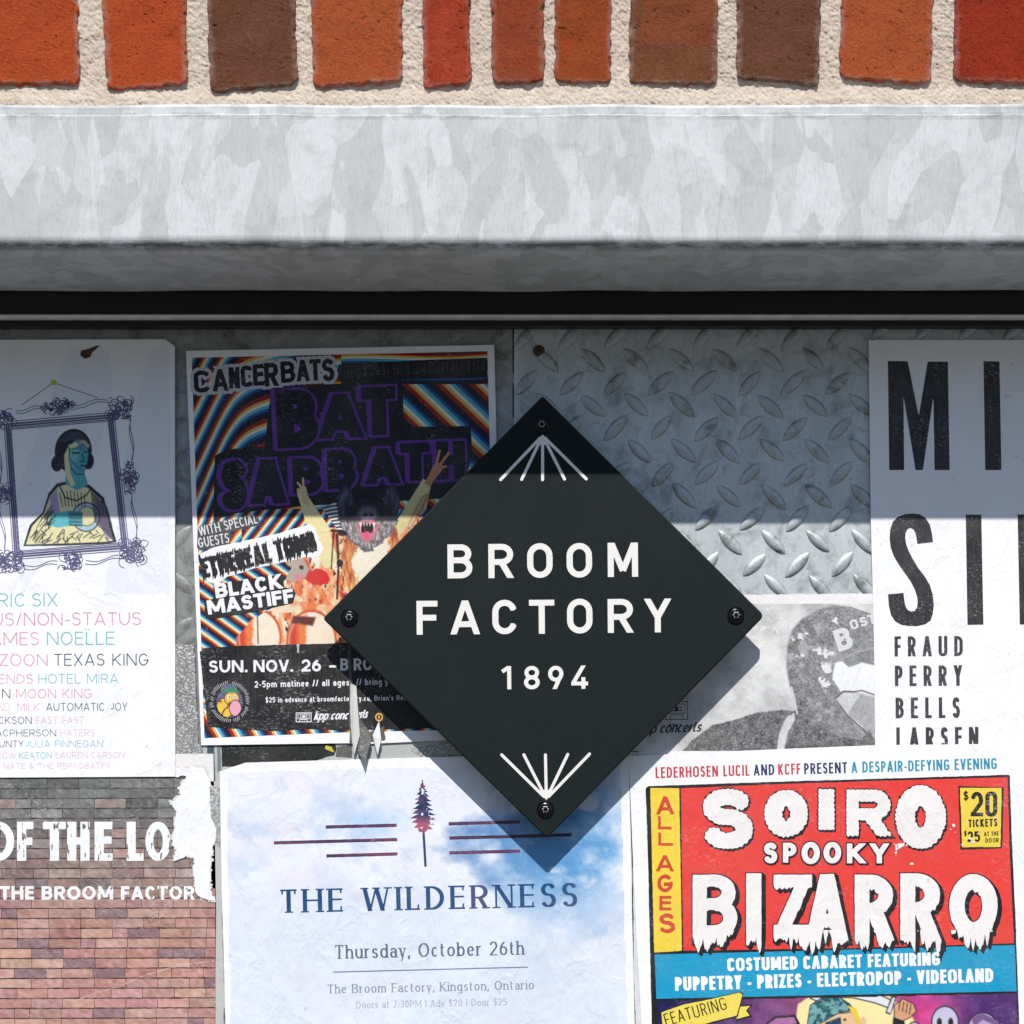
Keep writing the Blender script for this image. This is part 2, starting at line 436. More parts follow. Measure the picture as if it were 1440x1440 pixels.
def letter(fld, ch, x0, yt, x1, yb, f, ang=0):
    h = yb-yt; put(fld, ch, x0, yb, h, (x1-x0)/h, ang, f)

def line_text(name, s, x0, y0, x1, y1, h, f, d, mat, parent, col, res=None, post=None, label=None):
    res = res or max(.3, min(.8, h/28))
    F = Field(min(x0, x1)-3-h*.2, min(y0, y1)-h*1.2-2, max(x0, x1)+h*.4+3, max(y0, y1)+h*.4+2, res)
    text(F, s, x0, y0, x1, y1, h, f)
    A = F.F if post is None else post(F.X, F.Y, F.F)
    return shape(name, F, A, d, mat, parent, ink(col), label)

# ------------------------------------------------------------------ materials
def new_mat(name):
    m = bpy.data.materials.new(name); m.use_nodes = True
    n = m.node_tree.nodes; n.clear()
    o = n.new('ShaderNodeOutputMaterial'); b = n.new('ShaderNodeBsdfPrincipled')
    m.node_tree.links.new(b.outputs[0], o.inputs[0])
    return m, m.node_tree, b

class NT:
    def __init__(s, t): s.t = t
    def n(s, ty, **k):
        x = s.t.nodes.new(ty)
        for a_, v in k.items(): setattr(x, a_, v)
        return x
    def l(s, a_, b_): s.t.links.new(a_, b_)
    def pos(s, scale=(1, 1, 1), rot=(0, 0, 0), obj=False):
        m = s.n('ShaderNodeMapping'); m.inputs['Scale'].default_value = scale; m.inputs['Rotation'].default_value = rot
        g = s.n('ShaderNodeTexCoord' if obj else 'ShaderNodeNewGeometry'); s.l(g.outputs['Object' if obj else 'Position'], m.inputs[0]); return m.outputs[0]
    def noise(s, vec, scale, detail=4, rough=.55, dist=0):
        x = s.n('ShaderNodeTexNoise'); x.inputs['Scale'].default_value = scale; x.inputs['Detail'].default_value = detail
        x.inputs['Roughness'].default_value = rough; x.inputs['Distortion'].default_value = dist; s.l(vec, x.inputs['Vector']); return x.outputs['Fac']
    def ramp(s, v, stops, interp='LINEAR'):
        r = s.n('ShaderNodeValToRGB'); r.color_ramp.interpolation = interp
        el = r.color_ramp.elements
        while len(el) < len(stops): el.new(.5)
        for e_, (p, c) in zip(el, stops):
            e_.position = p; e_.color = (c, c, c, 1) if isinstance(c, (int, float)) else tuple(c)+(1,)
        s.l(v, r.inputs[0]); return r.outputs[0]
    def mix(s, fac, a_, b_, mode='MIX'):
        x = s.n('ShaderNodeMix', data_type='RGBA', blend_type=mode)
        for i, v in ((0, fac), (6, a_), (7, b_)):
            if isinstance(v, (int, float)): x.inputs[i].default_value = v if i == 0 else (v, v, v, 1)
            elif isinstance(v, (tuple, list, np.ndarray)): x.inputs[i].default_value = tuple(v)[:3]+(1,)
            else: s.l(v, x.inputs[i])
        return x.outputs[2]
    def math(s, op, a_, b_=0.0):
        x = s.n('ShaderNodeMath', operation=op)
        for i, v in ((0, a_), (1, b_)):
            if isinstance(v, (int, float)): x.inputs[i].default_value = v
            else: s.l(v, x.inputs[i])
        return x.outputs[0]
    def bump(s, h, strength, dist, prev=None):
        x = s.n('ShaderNodeBump'); x.inputs['Strength'].default_value = strength; x.inputs['Distance'].default_value = dist
        s.l(h, x.inputs['Height'])
        if prev: s.l(prev, x.inputs['Normal'])
        return x.outputs[0]

def paper_bump(N, k=1.0):
    p = N.pos()
    b1 = N.bump(N.noise(p, 16, 3, .5), 1.0, .0014*k)
    b2 = N.bump(N.ramp(N.noise(N.pos(rot=(0, .5, 0), scale=(1, 1, .5)), 45, 4, .6, .6), [(.3, 0), (.5, .8), (.52, 1), (.75, .3)]), .8, .00045*k, b1)
    return N.bump(N.noise(p, 900, 3, .6), .5, .00004, b2)

def print_mat(name, wear=.1, streak=0.0, rough=.5, k=1.0, speck=0.0):
    """ink or plain paper: colour from the mesh, worn through to white paper"""
    m, t, b = new_mat(name); N = NT(t)
    at = N.n('ShaderNodeAttribute', attribute_name='Col'); c = at.outputs['Color']
    p = N.pos()
    # dirt: faint grey and warm clouds
    c = N.mix(N.ramp(N.noise(p, 22, 6, .65, .3), [(.42, 0), (.75, .10)]), c, (.33, .31, .28))
    c = N.mix(N.ramp(N.noise(p, 190, 3, .5), [(.70, 0), (.76, .35)]), c, (.30, .28, .25))
    if wear:
        patch = N.ramp(N.noise(p, 30, 5, .6, .5), [(.52-wear*.5, 0), (.75-wear*.4, 1)])
        fine = N.ramp(N.noise(N.pos(rot=(0, .6, 0), scale=(1, 1, 2.2)), 420, 4, .65), [(.55, 0), (.62, 1)])
        w = N.math('MULTIPLY', patch, fine)
        c = N.mix(N.math('MULTIPLY', w, min(1, wear*3)), c, (.70, .70, .69))
    if streak:
        s_ = N.noise(N.pos(scale=(1, 1, .06)), 1400, 3, .6)
        c = N.mix(N.math('MULTIPLY', N.ramp(s_, [(.42, 0), (.72, 1)]), streak), c, (.42, .42, .42))
    if speck:
        s_ = N.noise(p, 800, 2, .5)
        c = N.mix(N.math('MULTIPLY', N.ramp(s_, [(.55, 0), (.62, 1)]), speck), c, (.65, .65, .65))
    t.links.new(c, b.inputs['Base Color']); b.inputs['Roughness'].default_value = rough
    b.inputs['Specular IOR Level'].default_value = .35
    t.links.new(paper_bump(N, k), b.inputs['Normal'])
    return m

M = {}
M['paper'] = print_mat('poster_paper', 0, rough=.62)
M['print'] = print_mat('poster_print', .07, rough=.55)
M['worn'] = print_mat('worn_print', .16, rough=.5)
M['black'] = print_mat('worn_black_print', .15, streak=.05, rough=.42)
M['copy'] = print_mat('photocopy_print', .30, streak=.16, rough=.55)
M['remnant'] = print_mat('scuffed_remnant', .5, streak=.2, rough=.6, speck=.5, k=1.5)

def galv(name, lo, hi, spangle=1.0, dirt=.5, rough=.5, metal=.25, dirt_shade_col=(.10, .10, .095), grime=(), rim_shade=False):
    m, t, b = new_mat(name); N = NT(t)
    p = N.pos(scale=(1, 1, .36), rot=(0, .22, 0))
    wn = N.n('ShaderNodeTexNoise'); wn.inputs['Scale'].default_value = 14; wn.inputs['Detail'].default_value = 2; N.l(p, wn.inputs['Vector'])
    va = N.n('ShaderNodeVectorMath', operation='MULTIPLY_ADD'); N.l(wn.outputs['Color'], va.inputs[0]); va.inputs[1].default_value = (.09, .09, .05); N.l(p, va.inputs[2])
    v1 = N.n('ShaderNodeTexVoronoi'); v1.inputs['Scale'].default_value = 58; N.l(va.outputs[0], v1.inputs['Vector'])
    v2 = N.n('ShaderNodeTexVoronoi'); v2.inputs['Scale'].default_value = 85; N.l(va.outputs[0], v2.inputs['Vector'])
    s1 = N.n('ShaderNodeSeparateColor'); N.l(v1.outputs['Color'], s1.inputs[0]); s2 = N.n('ShaderNodeSeparateColor'); N.l(v2.outputs['Color'], s2.inputs[0])
    a_ = N.ramp(s1.outputs[0], [(0, 0), (.50, .12), (.62, .6), (.9, 1)], 'LINEAR')
    bb = N.ramp(s2.outputs[1], [(0, 0), (.7, .15), (.72, .6), (1, .75)])
    f = N.math('ADD', N.math('MULTIPLY', a_, .44*spangle), N.math('MULTIPLY', bb, .40*spangle))
    soft = N.noise(N.pos(scale=(1, 1, .25)), 40, 5, .6)
    f = N.math('ADD', f, N.math('MULTIPLY', soft, .38))
    f = N.math('ADD', f, N.math('MULTIPLY', N.noise(N.pos(scale=(1, 1, .1)), 700, 3, .6), .42))
    c = N.mix(N.ramp(f, [(.2, 0), (.95, 1)]), lo, hi)
    # dirt & scratches
    c = N.mix(N.math('MULTIPLY', N.ramp(N.noise(N.pos(), 60, 7, .7, .4), [(.50, 0), (.70, 1)]), dirt), c, dirt_shade_col)
    c = N.mix(N.math('MULTIPLY', N.ramp(N.noise(N.pos(), 420, 3, .55), [(.68, 0), (.74, 1)]), dirt*.8), c, dirt_shade_col)
    c = N.mix(N.math('MULTIPLY', N.ramp(N.noise(N.pos(scale=(1, 1, .12)), 1500, 3, .6), [(.52, 0), (.75, 1)]), .4), c, tuple(x*.55 for x in lo))
    if rim_shade:  # dark tread rims: edge shade painted into the colour along with dirt
        at = N.n('ShaderNodeAttribute', attribute_name='Col'); sq = N.n('ShaderNodeSeparateColor'); N.l(at.outputs['Color'], sq.inputs[0])
        c = N.mix(N.math('MULTIPLY', sq.outputs[0], N.ramp(N.noise(N.pos(), 150, 4, .7), [(.3, .35), (.6, 1)])), c, dirt_shade_col)
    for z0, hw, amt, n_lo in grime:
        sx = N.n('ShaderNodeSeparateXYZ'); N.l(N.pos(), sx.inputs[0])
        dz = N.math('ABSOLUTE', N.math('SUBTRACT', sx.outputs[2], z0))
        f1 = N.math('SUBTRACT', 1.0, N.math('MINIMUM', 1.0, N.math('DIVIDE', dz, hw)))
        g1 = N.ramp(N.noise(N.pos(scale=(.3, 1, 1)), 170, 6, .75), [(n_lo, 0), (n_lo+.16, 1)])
        c = N.mix(N.math('MULTIPLY', N.math('MULTIPLY', N.math('POWER', f1, .6), g1), amt), c, dirt_shade_col)
    t.links.new(c, b.inputs['Base Color']); b.inputs['Roughness'].default_value = rough; b.inputs['Metallic'].default_value = metal
    b.inputs['Specular IOR Level'].default_value = .3
    bp = N.bump(N.noise(N.pos(), 55, 4, .5), .5, .0006)
    bp = N.bump(N.noise(N.pos(), 800, 4, .6), .5, .00008, bp)
    t.links.new(bp, b.inputs['Normal'])
    return m
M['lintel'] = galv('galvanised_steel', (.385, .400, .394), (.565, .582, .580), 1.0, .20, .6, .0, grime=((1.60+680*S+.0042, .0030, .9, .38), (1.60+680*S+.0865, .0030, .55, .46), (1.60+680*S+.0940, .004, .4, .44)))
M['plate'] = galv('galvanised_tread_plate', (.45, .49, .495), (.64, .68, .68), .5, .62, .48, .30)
M['tread'] = galv('worn_tread', (.36, .395, .40), (.60, .64, .645), .3, .9, .5, .30, (.07, .068, .06), rim_shade=True)  # darker rims carry painted edge shade as well as dirt
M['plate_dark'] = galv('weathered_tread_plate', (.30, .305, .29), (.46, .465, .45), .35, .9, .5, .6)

def simple(name, col, rough=.5, metal=0, bumps=((300, .5, .0002),), var=.0, spec=.5):
    m, t, b = new_mat(name); N = NT(t)
    c = tuple(col)
    if var:
        c2 = N.mix(N.noise(N.pos(), 60, 6, .65), tuple(x*(1-var) for x in c), tuple(min(1, x*(1+var)) for x in c)); t.links.new(c2, b.inputs['Base Color'])
    else: b.inputs['Base Color'].default_value = c+(1,)
    b.inputs['Roughness'].default_value = rough; b.inputs['Metallic'].default_value = metal; b.inputs['Specular IOR Level'].default_value = spec
    pr = None
    for s_, st_, ds in bumps: pr = N.bump(N.noise(N.pos(), s_, 4, .6), st_, ds, pr)
    if pr: t.links.new(pr, b.inputs['Normal'])
    return m
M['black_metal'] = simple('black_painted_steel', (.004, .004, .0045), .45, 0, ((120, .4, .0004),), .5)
M['lip_highlight'] = simple('painted_steel_highlight', (.85, .87, .88), .4, .1, ((300, .4, .0003),), .6)  # near-white colour stands in for a reflected highlight on black steel
def sign_mat():
    m, t, b = new_mat('powder_coated_black'); N = NT(t); p = N.pos()
    c = N.mix(N.noise(p, 1300, 3, .7), (.0025, .0052, .0056), (.0125, .0190, .0190))
    c = N.mix(N.ramp(N.noise(p, 2200, 2, .5), [(.70, 0), (.76, .5)]), c, (.05, .055, .055))
    c = N.mix(N.ramp(N.noise(N.pos(scale=(1, 1, .5)), 18, 6, .7), [(.5, 0), (.8, .08)]), c, (.06, .06, .055))
    t.links.new(c, b.inputs['Base Color']); b.inputs['Roughness'].default_value = .62; b.inputs['Specular IOR Level'].default_value = .15
    t.links.new(N.bump(N.noise(p, 1500, 4, .6), .8, .00025), b.inputs['Normal']); return m
M['sign'] = sign_mat()
M['screw'] = simple('black_oxide_screw', (.008, .008, .009), .28, .5, ((900, .4, .00008),), .3)
M['rust'] = simple('rusted_screw', (.06, .035, .025), .6, .3, ((700, .6, .0002),), .5)
M['letter'] = simple('cream_vinyl', (.72, .70, .66), .55, 0, ((900, .25, .00004),), .02)
M['ground'] = simple('asphalt', (.10, .096, .09), .9, 0, ((80, .6, .002), (600, .5, .0006)), .25)
M['inner'] = simple('wall_core', (.10, .09, .08), .9, 0, ((80, .6, .002),), .3)

def mortar_mat():
    m, t, b = new_mat('sandy_mortar'); N = NT(t); p = N.pos()
    c = N.mix(N.ramp(N.noise(p, 55, 6, .7), [(.3, 0), (.7, 1)]), (.60, .485, .375), (.76, .645, .52))
    c = N.mix(N.ramp(N.noise(p, 1100, 3, .6), [(.57, 0), (.66, .5)]), c, (.20, .15, .11))
    c = N.mix(N.ramp(N.noise(p, 1500, 2, .6), [(.62, 0), (.70, .4)]), c, (.8, .75, .68))
    t.links.new(c, b.inputs['Base Color']); b.inputs['Roughness'].default_value = .9
    bp = N.bump(N.noise(p, 520, 8, .85), 1.0, .0016)
    t.links.new(bp, b.inputs['Normal']); return m
M['mortar'] = mortar_mat()

def brick_mat(name, c1, c2, c3, core=None):
    m, t, b = new_mat(name); N = NT(t); p = N.pos(); q = N.pos()
    c = N.mix(N.ramp(N.noise(p, 28, 5, .6, .4), [(.35, 0), (.65, 1)]), c1, c2)
    c = N.mix(N.ramp(N.noise(p, 75, 4, .6, .5), [(.46, 0), (.66, .9)]), c, c3)
    if core:      # (x0,x1,z0) rectangle of a different firing colour
        sx = N.n('ShaderNodeSeparateXYZ'); N.l(N.pos(), sx.inputs[0])
        wob = N.math('MULTIPLY', N.math('SUBTRACT', N.noise(p, 90, 6, .75), .5), .016)
        x = N.math('ADD', sx.outputs[0], wob); z = N.math('ADD', sx.outputs[2], wob)
        def sm(v, lo_, w): 
            r = N.n('ShaderNodeMapRange', interpolation_type='SMOOTHSTEP'); N.l(v, r.inputs[0]); r.inputs[1].default_value = lo_; r.inputs[2].default_value = lo_+w; return r.outputs[0]
        f = N.math('MULTIPLY', N.math('MULTIPLY', sm(x, core[0], .003), N.math('SUBTRACT', 1.0, sm(x, core[1], .003))), sm(z, core[2], .005))
        c = N.mix(f, c, core[3])
    c = N.mix(N.ramp(N.noise(p, 620, 3, .6), [(.58, 0), (.66, .45)]), c, tuple(x*.35 for x in c1))
    c = N.mix(N.ramp(N.noise(p, 520, 2, .6), [(.71, 0), (.75, .6)]), c, (.45, .32, .24))
    g_ = N.ramp(N.noise(p, 620, 5, .75), [(.30, 0), (.50, .5), (.70, 1)])
    c = N.mix(.62, c, N.mix(g_, tuple(x*.62 for x in c1), tuple(min(1, x*1.42+.012) for x in c2)))
    # mortar haze near the arrises
    at = N.n('ShaderNodeAttribute', attribute_name='Col'); sp = N.n('ShaderNodeSeparateColor'); N.l(at.outputs['Color'], sp.inputs[0])
    edge = N.math('MULTIPLY', sp.outputs[0], N.ramp(N.noise(p, 90, 5, .7), [(.40, .05), (.62, 1)]))
    c = N.mix(N.math('MULTIPLY', edge, .62), c, (.52, .40, .35))
    c = N.mix(N.math('MULTIPLY', N.ramp(N.noise(p, 34, 6, .72, 1.0), [(.68, 0), (.74, 1)]), .25), c, (.50, .42, .42))
    t.links.new(c, b.inputs['Base Color']); b.inputs['Roughness'].default_value = .9; b.inputs['Specular IOR Level'].default_value = .12
    bp = N.bump(N.noise(p, 110, 5, .65), .8, .0014); bp = N.bump(N.noise(p, 1000, 6, .8), 1.0, .0024, bp)
    t.links.new(bp, b.inputs['Normal']); return m
OR = brick_mat('orange_brick', (0.442, 0.065, 0.015), (0.533, 0.090, 0.020), (0.390, 0.050, 0.014))
OR2 = brick_mat('light_orange_brick', (.43, .082, .022), (.49, .105, .030), (.36, .064, .020))
RED = brick_mat('red_brick', (0.351, 0.034, 0.011), (0.442, 0.059, 0.020), (0.494, 0.099, 0.041))
DRED = brick_mat('deep_red_brick', (0.312, 0.025, 0.007), (0.377, 0.038, 0.010), (0.247, 0.022, 0.007))
BRN = brick_mat('brown_brick', (.135, .050, .022), (.175, .066, .030), (.22, .095, .05))
REDBRN = brick_mat('red_brown_brick', (0.377, 0.041, 0.014), (0.325, 0.072, 0.023), (0.260, 0.063, 0.022))
MUSH = brick_mat('ochre_brick', (0.390, 0.063, 0.014), (0.325, 0.068, 0.015), (0.468, 0.041, 0.010))

# ------------------------------------------------------------------ ground
gm = pymesh('pavement', [(-60, -60, 0), (60, -60, 0), (60, .6, 0), (-60, .6, 0)], [(0, 1, 2, 3)], M['ground']); gm['kind'] = 'structure'

def sky_blocker_building():  # added unseen building with windows, blocks low sky to darken the shade
    b = pymesh('added_sky_blocker', [(-14, -13, 0), (14, -13, 0), (14, -13, 7.6), (-14, -13, 7.6), (-14, -20, 0), (14, -20, 0), (14, -20, 7.6), (-14, -20, 7.6)],
               [(1, 0, 3, 2), (4, 5, 6, 7), (0, 4, 7, 3), (5, 1, 2, 6), (2, 3, 7, 6)], M['far_brick'])
    b['kind'] = 'structure'
    for fl in range(2):
        for k in range(9):
            x = -12+k*3; z = .9+fl*3.6
            pymesh('window', [(x-.6, -12.98, z), (x+.6, -12.98, z), (x+.6, -12.98, z+1.9), (x-.6, -12.98, z+1.9)], [(1, 0, 3, 2)], M['far_glass'], b)
            pymesh('window_sill', [(x-.7, -12.9, z-.12), (x+.7, -12.9, z-.12), (x+.7, -12.9, z), (x-.7, -12.9, z), (x-.7, -12.99, z-.12), (x+.7, -12.99, z-.12), (x+.7, -12.99, z), (x-.7, -12.99, z)],
                   [(1, 0, 3, 2), (2, 3, 7, 6), (0, 1, 5, 4)], M['ground'], b)
M['far_brick'] = simple('old_stone', (.11, .11, .10), .9, 0, (), .3)
M['far_glass'] = simple('dark_window_glass', (.02, .025, .03), .1, 0, ())
sky_blocker_building()

def extrude(name, prof, x0, x1, mat, parent=None, nx=1, label=None, wob=0.0):
    """prof: closed list of (d,z), clockwise when d points to the right; capped prism along x"""
    n = len(prof); V = []; F = []
    for i in range(nx+1):
        x = x0+(x1-x0)*i/nx
        wv = float(vnoise(np.array(x*1000.+5000), np.array(3.), 55., 8)-.5)*wob+float(vnoise(np.array(x*1000.+5000), np.array(9.), 14., 8)-.5)*wob*.35
        V += [(x, -d-wv*.6, z+wv) for d, z in prof]
    for i in range(nx):
        for j in range(n):
            a_, b_ = i*n+j, i*n+(j+1) % n
            F.append((a_, b_, b_+n, a_+n))
    F.append(tuple(range(n))[::-1]); F.append(tuple(nx*n+j for j in range(n)))
    o = pymesh(name, V, F, mat, parent, label)
    import bmesh
    bm = bmesh.new(); bm.from_mesh(o.data); bmesh.ops.recalc_face_normals(bm, faces=bm.faces); bm.to_mesh(o.data); bm.free()
    return o

def rcorner(cx, cz, r, a0, a1, n=16):
    return [(cx+r*math.cos(math.radians(a0+(a1-a0)*i/n)), cz+r*math.sin(math.radians(a0+(a1-a0)*i/n))) for i in range(n+1)]

# ------------------------------------------------------------------ steel lintel
LF = .1028; LB = .018
ZB = CZ+680*S
ZT = ZB+.0946
XE = 1.15
lint = thing('steel_lintel', 'galvanised grey steel lintel beam with mottled face running under the brick course', 'lintel', (0, -LF, ZB))
r1, r2 = .0100, .0030
ZM = ZT-.0074; LT = LF-.0010
prof = [(LB, ZB)]+rcorner(LF-r1, ZB+r1, r1, -90, 0)+rcorner(LF-.0009, ZM-.0009, .0009, 0, 90, 6)+rcorner(LT-r2, ZT-r2, r2, 0, 90)+[(LB, ZT)]
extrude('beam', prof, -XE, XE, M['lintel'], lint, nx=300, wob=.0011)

# black trim under it
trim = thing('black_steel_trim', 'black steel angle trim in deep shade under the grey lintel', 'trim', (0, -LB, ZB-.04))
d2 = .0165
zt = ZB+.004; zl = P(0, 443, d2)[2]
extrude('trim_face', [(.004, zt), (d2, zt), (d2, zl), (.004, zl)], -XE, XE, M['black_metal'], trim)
zr = zl-.0008
extrude('trim_lip', [(.010, zr-.0010)]+rcorner(d2+.0006-.0012, zr+.0002, .0012, -90, 90, 8)[1:]+[(.010, zr+.0014)], -XE, XE, M['lip_highlight'], trim)  # pale colour paints the highlight line along the lip
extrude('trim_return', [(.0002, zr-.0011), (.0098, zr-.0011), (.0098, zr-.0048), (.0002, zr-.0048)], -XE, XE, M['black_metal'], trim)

# ------------------------------------------------------------------ brick wall above
BD = .077         # brick face
wall = thing('brick_wall', 'red and brown brick wall with sandy mortar above the steel lintel', 'wall', (0, -.02, ZB))
wall_z1 = CZ+1.15
pymesh('wall_core', [(-XE, -BD+.022, ZB+.06), (XE, -BD+.022, ZB+.06), (XE, -BD+.022, wall_z1), (-XE, -BD+.022, wall_z1),
                     (-XE, .25, ZB+.06), (XE, .25, ZB+.06), (XE, .25, wall_z1), (-XE, .25, wall_z1)],
       [(0, 1, 2, 3), (5, 4, 7, 6), (1, 5, 6, 2), (4, 0, 3, 7), (3, 2, 6, 7), (4, 5, 1, 0)], M['inner'], wall)
# corners seen in the photo: TL, TR (row 0) and BR, BL
BR = [(-28, 105, 113, -30, 119, 121, OR), (132, 258, 263, 151, 121, 128, OR), (281, 409, 419, 297, 119, 131, BRN),
      (430, 565, 566, 441, 115, 124, OR2), (591, 657, 663, 595, 119, 127, RED), (688, 763, 766, 692, 117, 118, REDBRN),
      (783, 862, 859, 779, 119, 115, MUSH), (889, 1014, 1008, 884, 120, 119, None), (1039, 1160, 1151, 1036, 122, 112, BRN),
      (1189, 1318, 1309, 1180, 120, 111, OR2), (1346, 1474, 1470, 1342, 119, 116, DRED)]
core8 = brick_mat('brown_brick_with_red_core', (.185, .062, .025), (.22, .085, .034), (.15, .048, .022),
                  core=(P(901, 0, BD)[0], P(1012, 0, BD)[0], P(0, 69, BD)[2], (.36, .055, .020)))

def brick(pts, mat, depth_jit=0.0, corner_r=3, amp=.9, step=3.0):
    """pts: 4 corners in photo pixels on the brick face plane: TL TR BR BL"""
    n = 4; loop = []
    for i in range(n):
        p, q = np.array(pts[i], float), np.array(pts[(i+1) % n], float); L = np.linalg.norm(q-p)
        pr = np.array(pts[i-1], float); u = (q-p)/L; v = (pr-p)/np.linalg.norm(pr-p)
        for t_ in (0, .5, 1):      # rounded corner at p
            loop.append(p+v*corner_r*(1-t_)**2+u*corner_r*t_**2)
        m_ = max(2, int((L-2*corner_r)/step))
        nrm = np.array([-u[1], u[0]])
        w = 0
        for j in range(1, m_):
            w = w*.72+(random.random()-.5)*amp*1.5
            loop.append(p+u*(corner_r+(L-2*corner_r)*j/m_)+nrm*w)
    loop = np.array(loop); c = loop.mean(0)
    def inset(k):
        out = []
        N_ = len(loop)
        for i in range(N_):
            a_, b_ = loop[i-1], loop[(i+1) % N_]; u = b_-a_; u = u/(np.linalg.norm(u)+1e-9)
            nn = np.array([-u[1], u[0]])
            if np.dot(c-loop[i], nn) < 0: nn = -nn
            out.append(loop[i]+nn*k)
        return np.array(out)
    rings = [(loop, BD-.014, 1), (loop, BD-.0016, 1), (inset(.9), BD-.0006, 1), (inset(2.6), BD, .9)]
    V = []; cols = []
    N_ = len(loop)
    for rg, d, e_ in rings:
        for p in rg:
            V.append(P(p[0], p[1], d+depth_jit+((random.random()-.5)*.0004 if d < BD else 0))); cols.append((e_, 0, 0))
    V.append(P(c[0], c[1], BD+depth_jit)); cols.append((0, 0, 0))
    T = []
    for k in range(len(rings)-1):
        for i in range(N_):
            j = (i+1) % N_; a_, b_, cc, dd = k*N_+i, k*N_+j, (k+1)*N_+j, (k+1)*N_+i
            T += [(a_, cc, b_), (a_, dd, cc)]
    k = len(rings)-1
    for i in range(N_): T.append((k*N_+i, len(V)-1, k*N_+(i+1) % N_))
    o = trimesh('brick', np.array(V), np.array(T), mat, wall, np.array(cols))
    me = o.data; me.polygons.foreach_set('use_smooth', [True]*len(me.polygons))
    return o

def relief_brick(pts, mat, jit, seed):
    """a brick whose face is a fine relief: chipped arrises, pits, uneven sides"""
    TLq, TRq, BRq, BLq = [np.array(p, float) for p in pts]
    w = np.linalg.norm(BRq-BLq); h = np.linalg.norm(BLq-TLq)
    nu = int(w/1.5); vis = max(0.0, 1-150/h)
    vv = np.concatenate([np.linspace(0, vis, 14)[:-1], np.linspace(vis, 1, 98)]); uu = np.linspace(0, 1, nu+1)
    U, V_ = np.meshgrid(uu, vv)
    X = (TLq[0]*(1-U)+TRq[0]*U)*(1-V_)+(BLq[0]*(1-U)+BRq[0]*U)*V_
    Y = (TLq[1]*(1-U)+TRq[1]*U)*(1-V_)+(BLq[1]*(1-U)+BRq[1]*U)*V_
    nz = lambda s_, k: vnoise(X, Y, s_, seed+k)-.5
    eL, eR, eB, eT = U*w, (1-U)*w, (1-V_)*h, V_*h
    # wandering sides and foot
    X = X+(vnoise(Y*0, Y, 11., seed+1)-.5)*3.2*np.exp(-eL/5)+(vnoise(Y*0, Y, 3., seed+2)-.5)*.9*np.exp(-eL/3)
    X = X+(vnoise(Y*0, Y, 12., seed+3)-.5)*3.2*np.exp(-eR/5)+(vnoise(Y*0, Y, 3.2, seed+4)-.5)*.9*np.exp(-eR/3)
    Y = Y+(vnoise(X, X*0, 13., seed+5)-.5)*4.0*np.exp(-eB/5)+(vnoise(X, X*0, 3., seed+6)-.5)*1.1*np.exp(-eB/3)
    # rounded bottom corners
    cr = 5.0
    for ex in (eL, eR):
        q = np.clip(1-(ex+eB)/(2.2*cr), 0, 1); Y = Y-q*cr*.75; X = X+np.where(ex is eL, 1, -1)*q*cr*.45
    e_ = np.minimum(np.minimum(eL, eR), np.minimum(eB, eT))+nz(7., 7)*3.4+nz(2.6, 8)*.9
    t_ = np.clip(e_/5.0, 0, 1); drop = .0018*(1-t_)**2
    pit = np.clip(fbm(X, Y, 4., seed+9, 3)-.72, 0, 1)*.005
    D = BD+jit-drop+nz(30., 10)*.0014+nz(9., 11)*.0004+nz(3., 12)*.00028+nz(1.6, 13)*.00022-pit
    k = S*(1-D/DIST)
    Vw = np.stack([(X-720)*k, -D, CZ+(HZ-Y)*k], -1)
    ny_, nx_ = U.shape
    edge = np.clip(1-e_/9, 0, 1)
    cols = np.stack([edge, edge*0, edge*0], -1).reshape(-1, 3)
    idx = np.arange(ny_*nx_).reshape(ny_, nx_); a_, b_, c_, d_q = idx[:-1, :-1], idx[:-1, 1:], idx[1:, 1:], idx[1:, :-1]
    T = np.concatenate([np.stack([a_, c_, b_], -1).reshape(-1, 3), np.stack([a_, d_q, c_], -1).reshape(-1, 3)])
    border = np.concatenate([idx[0, :-1], idx[:-1, -1], idx[-1, :0:-1], idx[:0:-1, 0]])
    Vf = Vw.reshape(-1, 3); Vb = Vf[border].copy(); Vb[:, 1] = -(BD-.014); n0 = len(Vf); nb = len(border)
    Tb = []
    for i in range(nb):
        j = (i+1) % nb; Tb += [(border[i], border[j], n0+j), (border[i], n0+j, n0+i)]
    o = trimesh('brick', np.concatenate([Vf, Vb]), np.concatenate([T, np.array(Tb)]), mat, wall, np.concatenate([cols, np.ones((nb, 3))]))
    me = o.data; sm_ = np.ones(len(me.polygons), bool); sm_[len(T):] = False; me.polygons.foreach_set('use_smooth', sm_)
    return o

PT = -300      # top of the soldier course (out of frame)
for k, (a_, b_, c_, d_b, yr, yl, mt) in enumerate(BR):
    sl1 = (a_-d_b)/125.0*.15; sr1 = (b_-c_)/125.0*.15
    relief_brick([(a_+sl1*300, PT), (b_+sr1*300, PT), (c_, yr), (d_b, yl)], mt or core8, random.uniform(-.0005, .0008), 100+k*31)
x = -45
mats = [OR, RED, BRN, OR2, MUSH, DRED]
while x > -1400:
    w = random.choice([120, 128, 72, 126]); brick([(x-w, PT), (x, PT), (x+3, 121), (x-w+2, 119)], random.choice(mats), step=9); x -= w+24
x = 1498
while x < 2800:
    w = random.choice([120, 128, 72, 126]); brick([(x, PT), (x+w, PT), (x+w-3, 121), (x+1, 118)], random.choice(mats), step=9); x += w+24
yc = PT-22
for row in range(6):       # two or three stretcher courses above, out of frame
    x = -1420+(0 if row % 2 else 210)
    while x < 2800:
        brick([(x, yc-122), (x+396, yc-122), (x+396, yc), (x, yc)], random.choice(mats), random.uniform(-.001, .001), step=14); x += 420
    yc -= 145
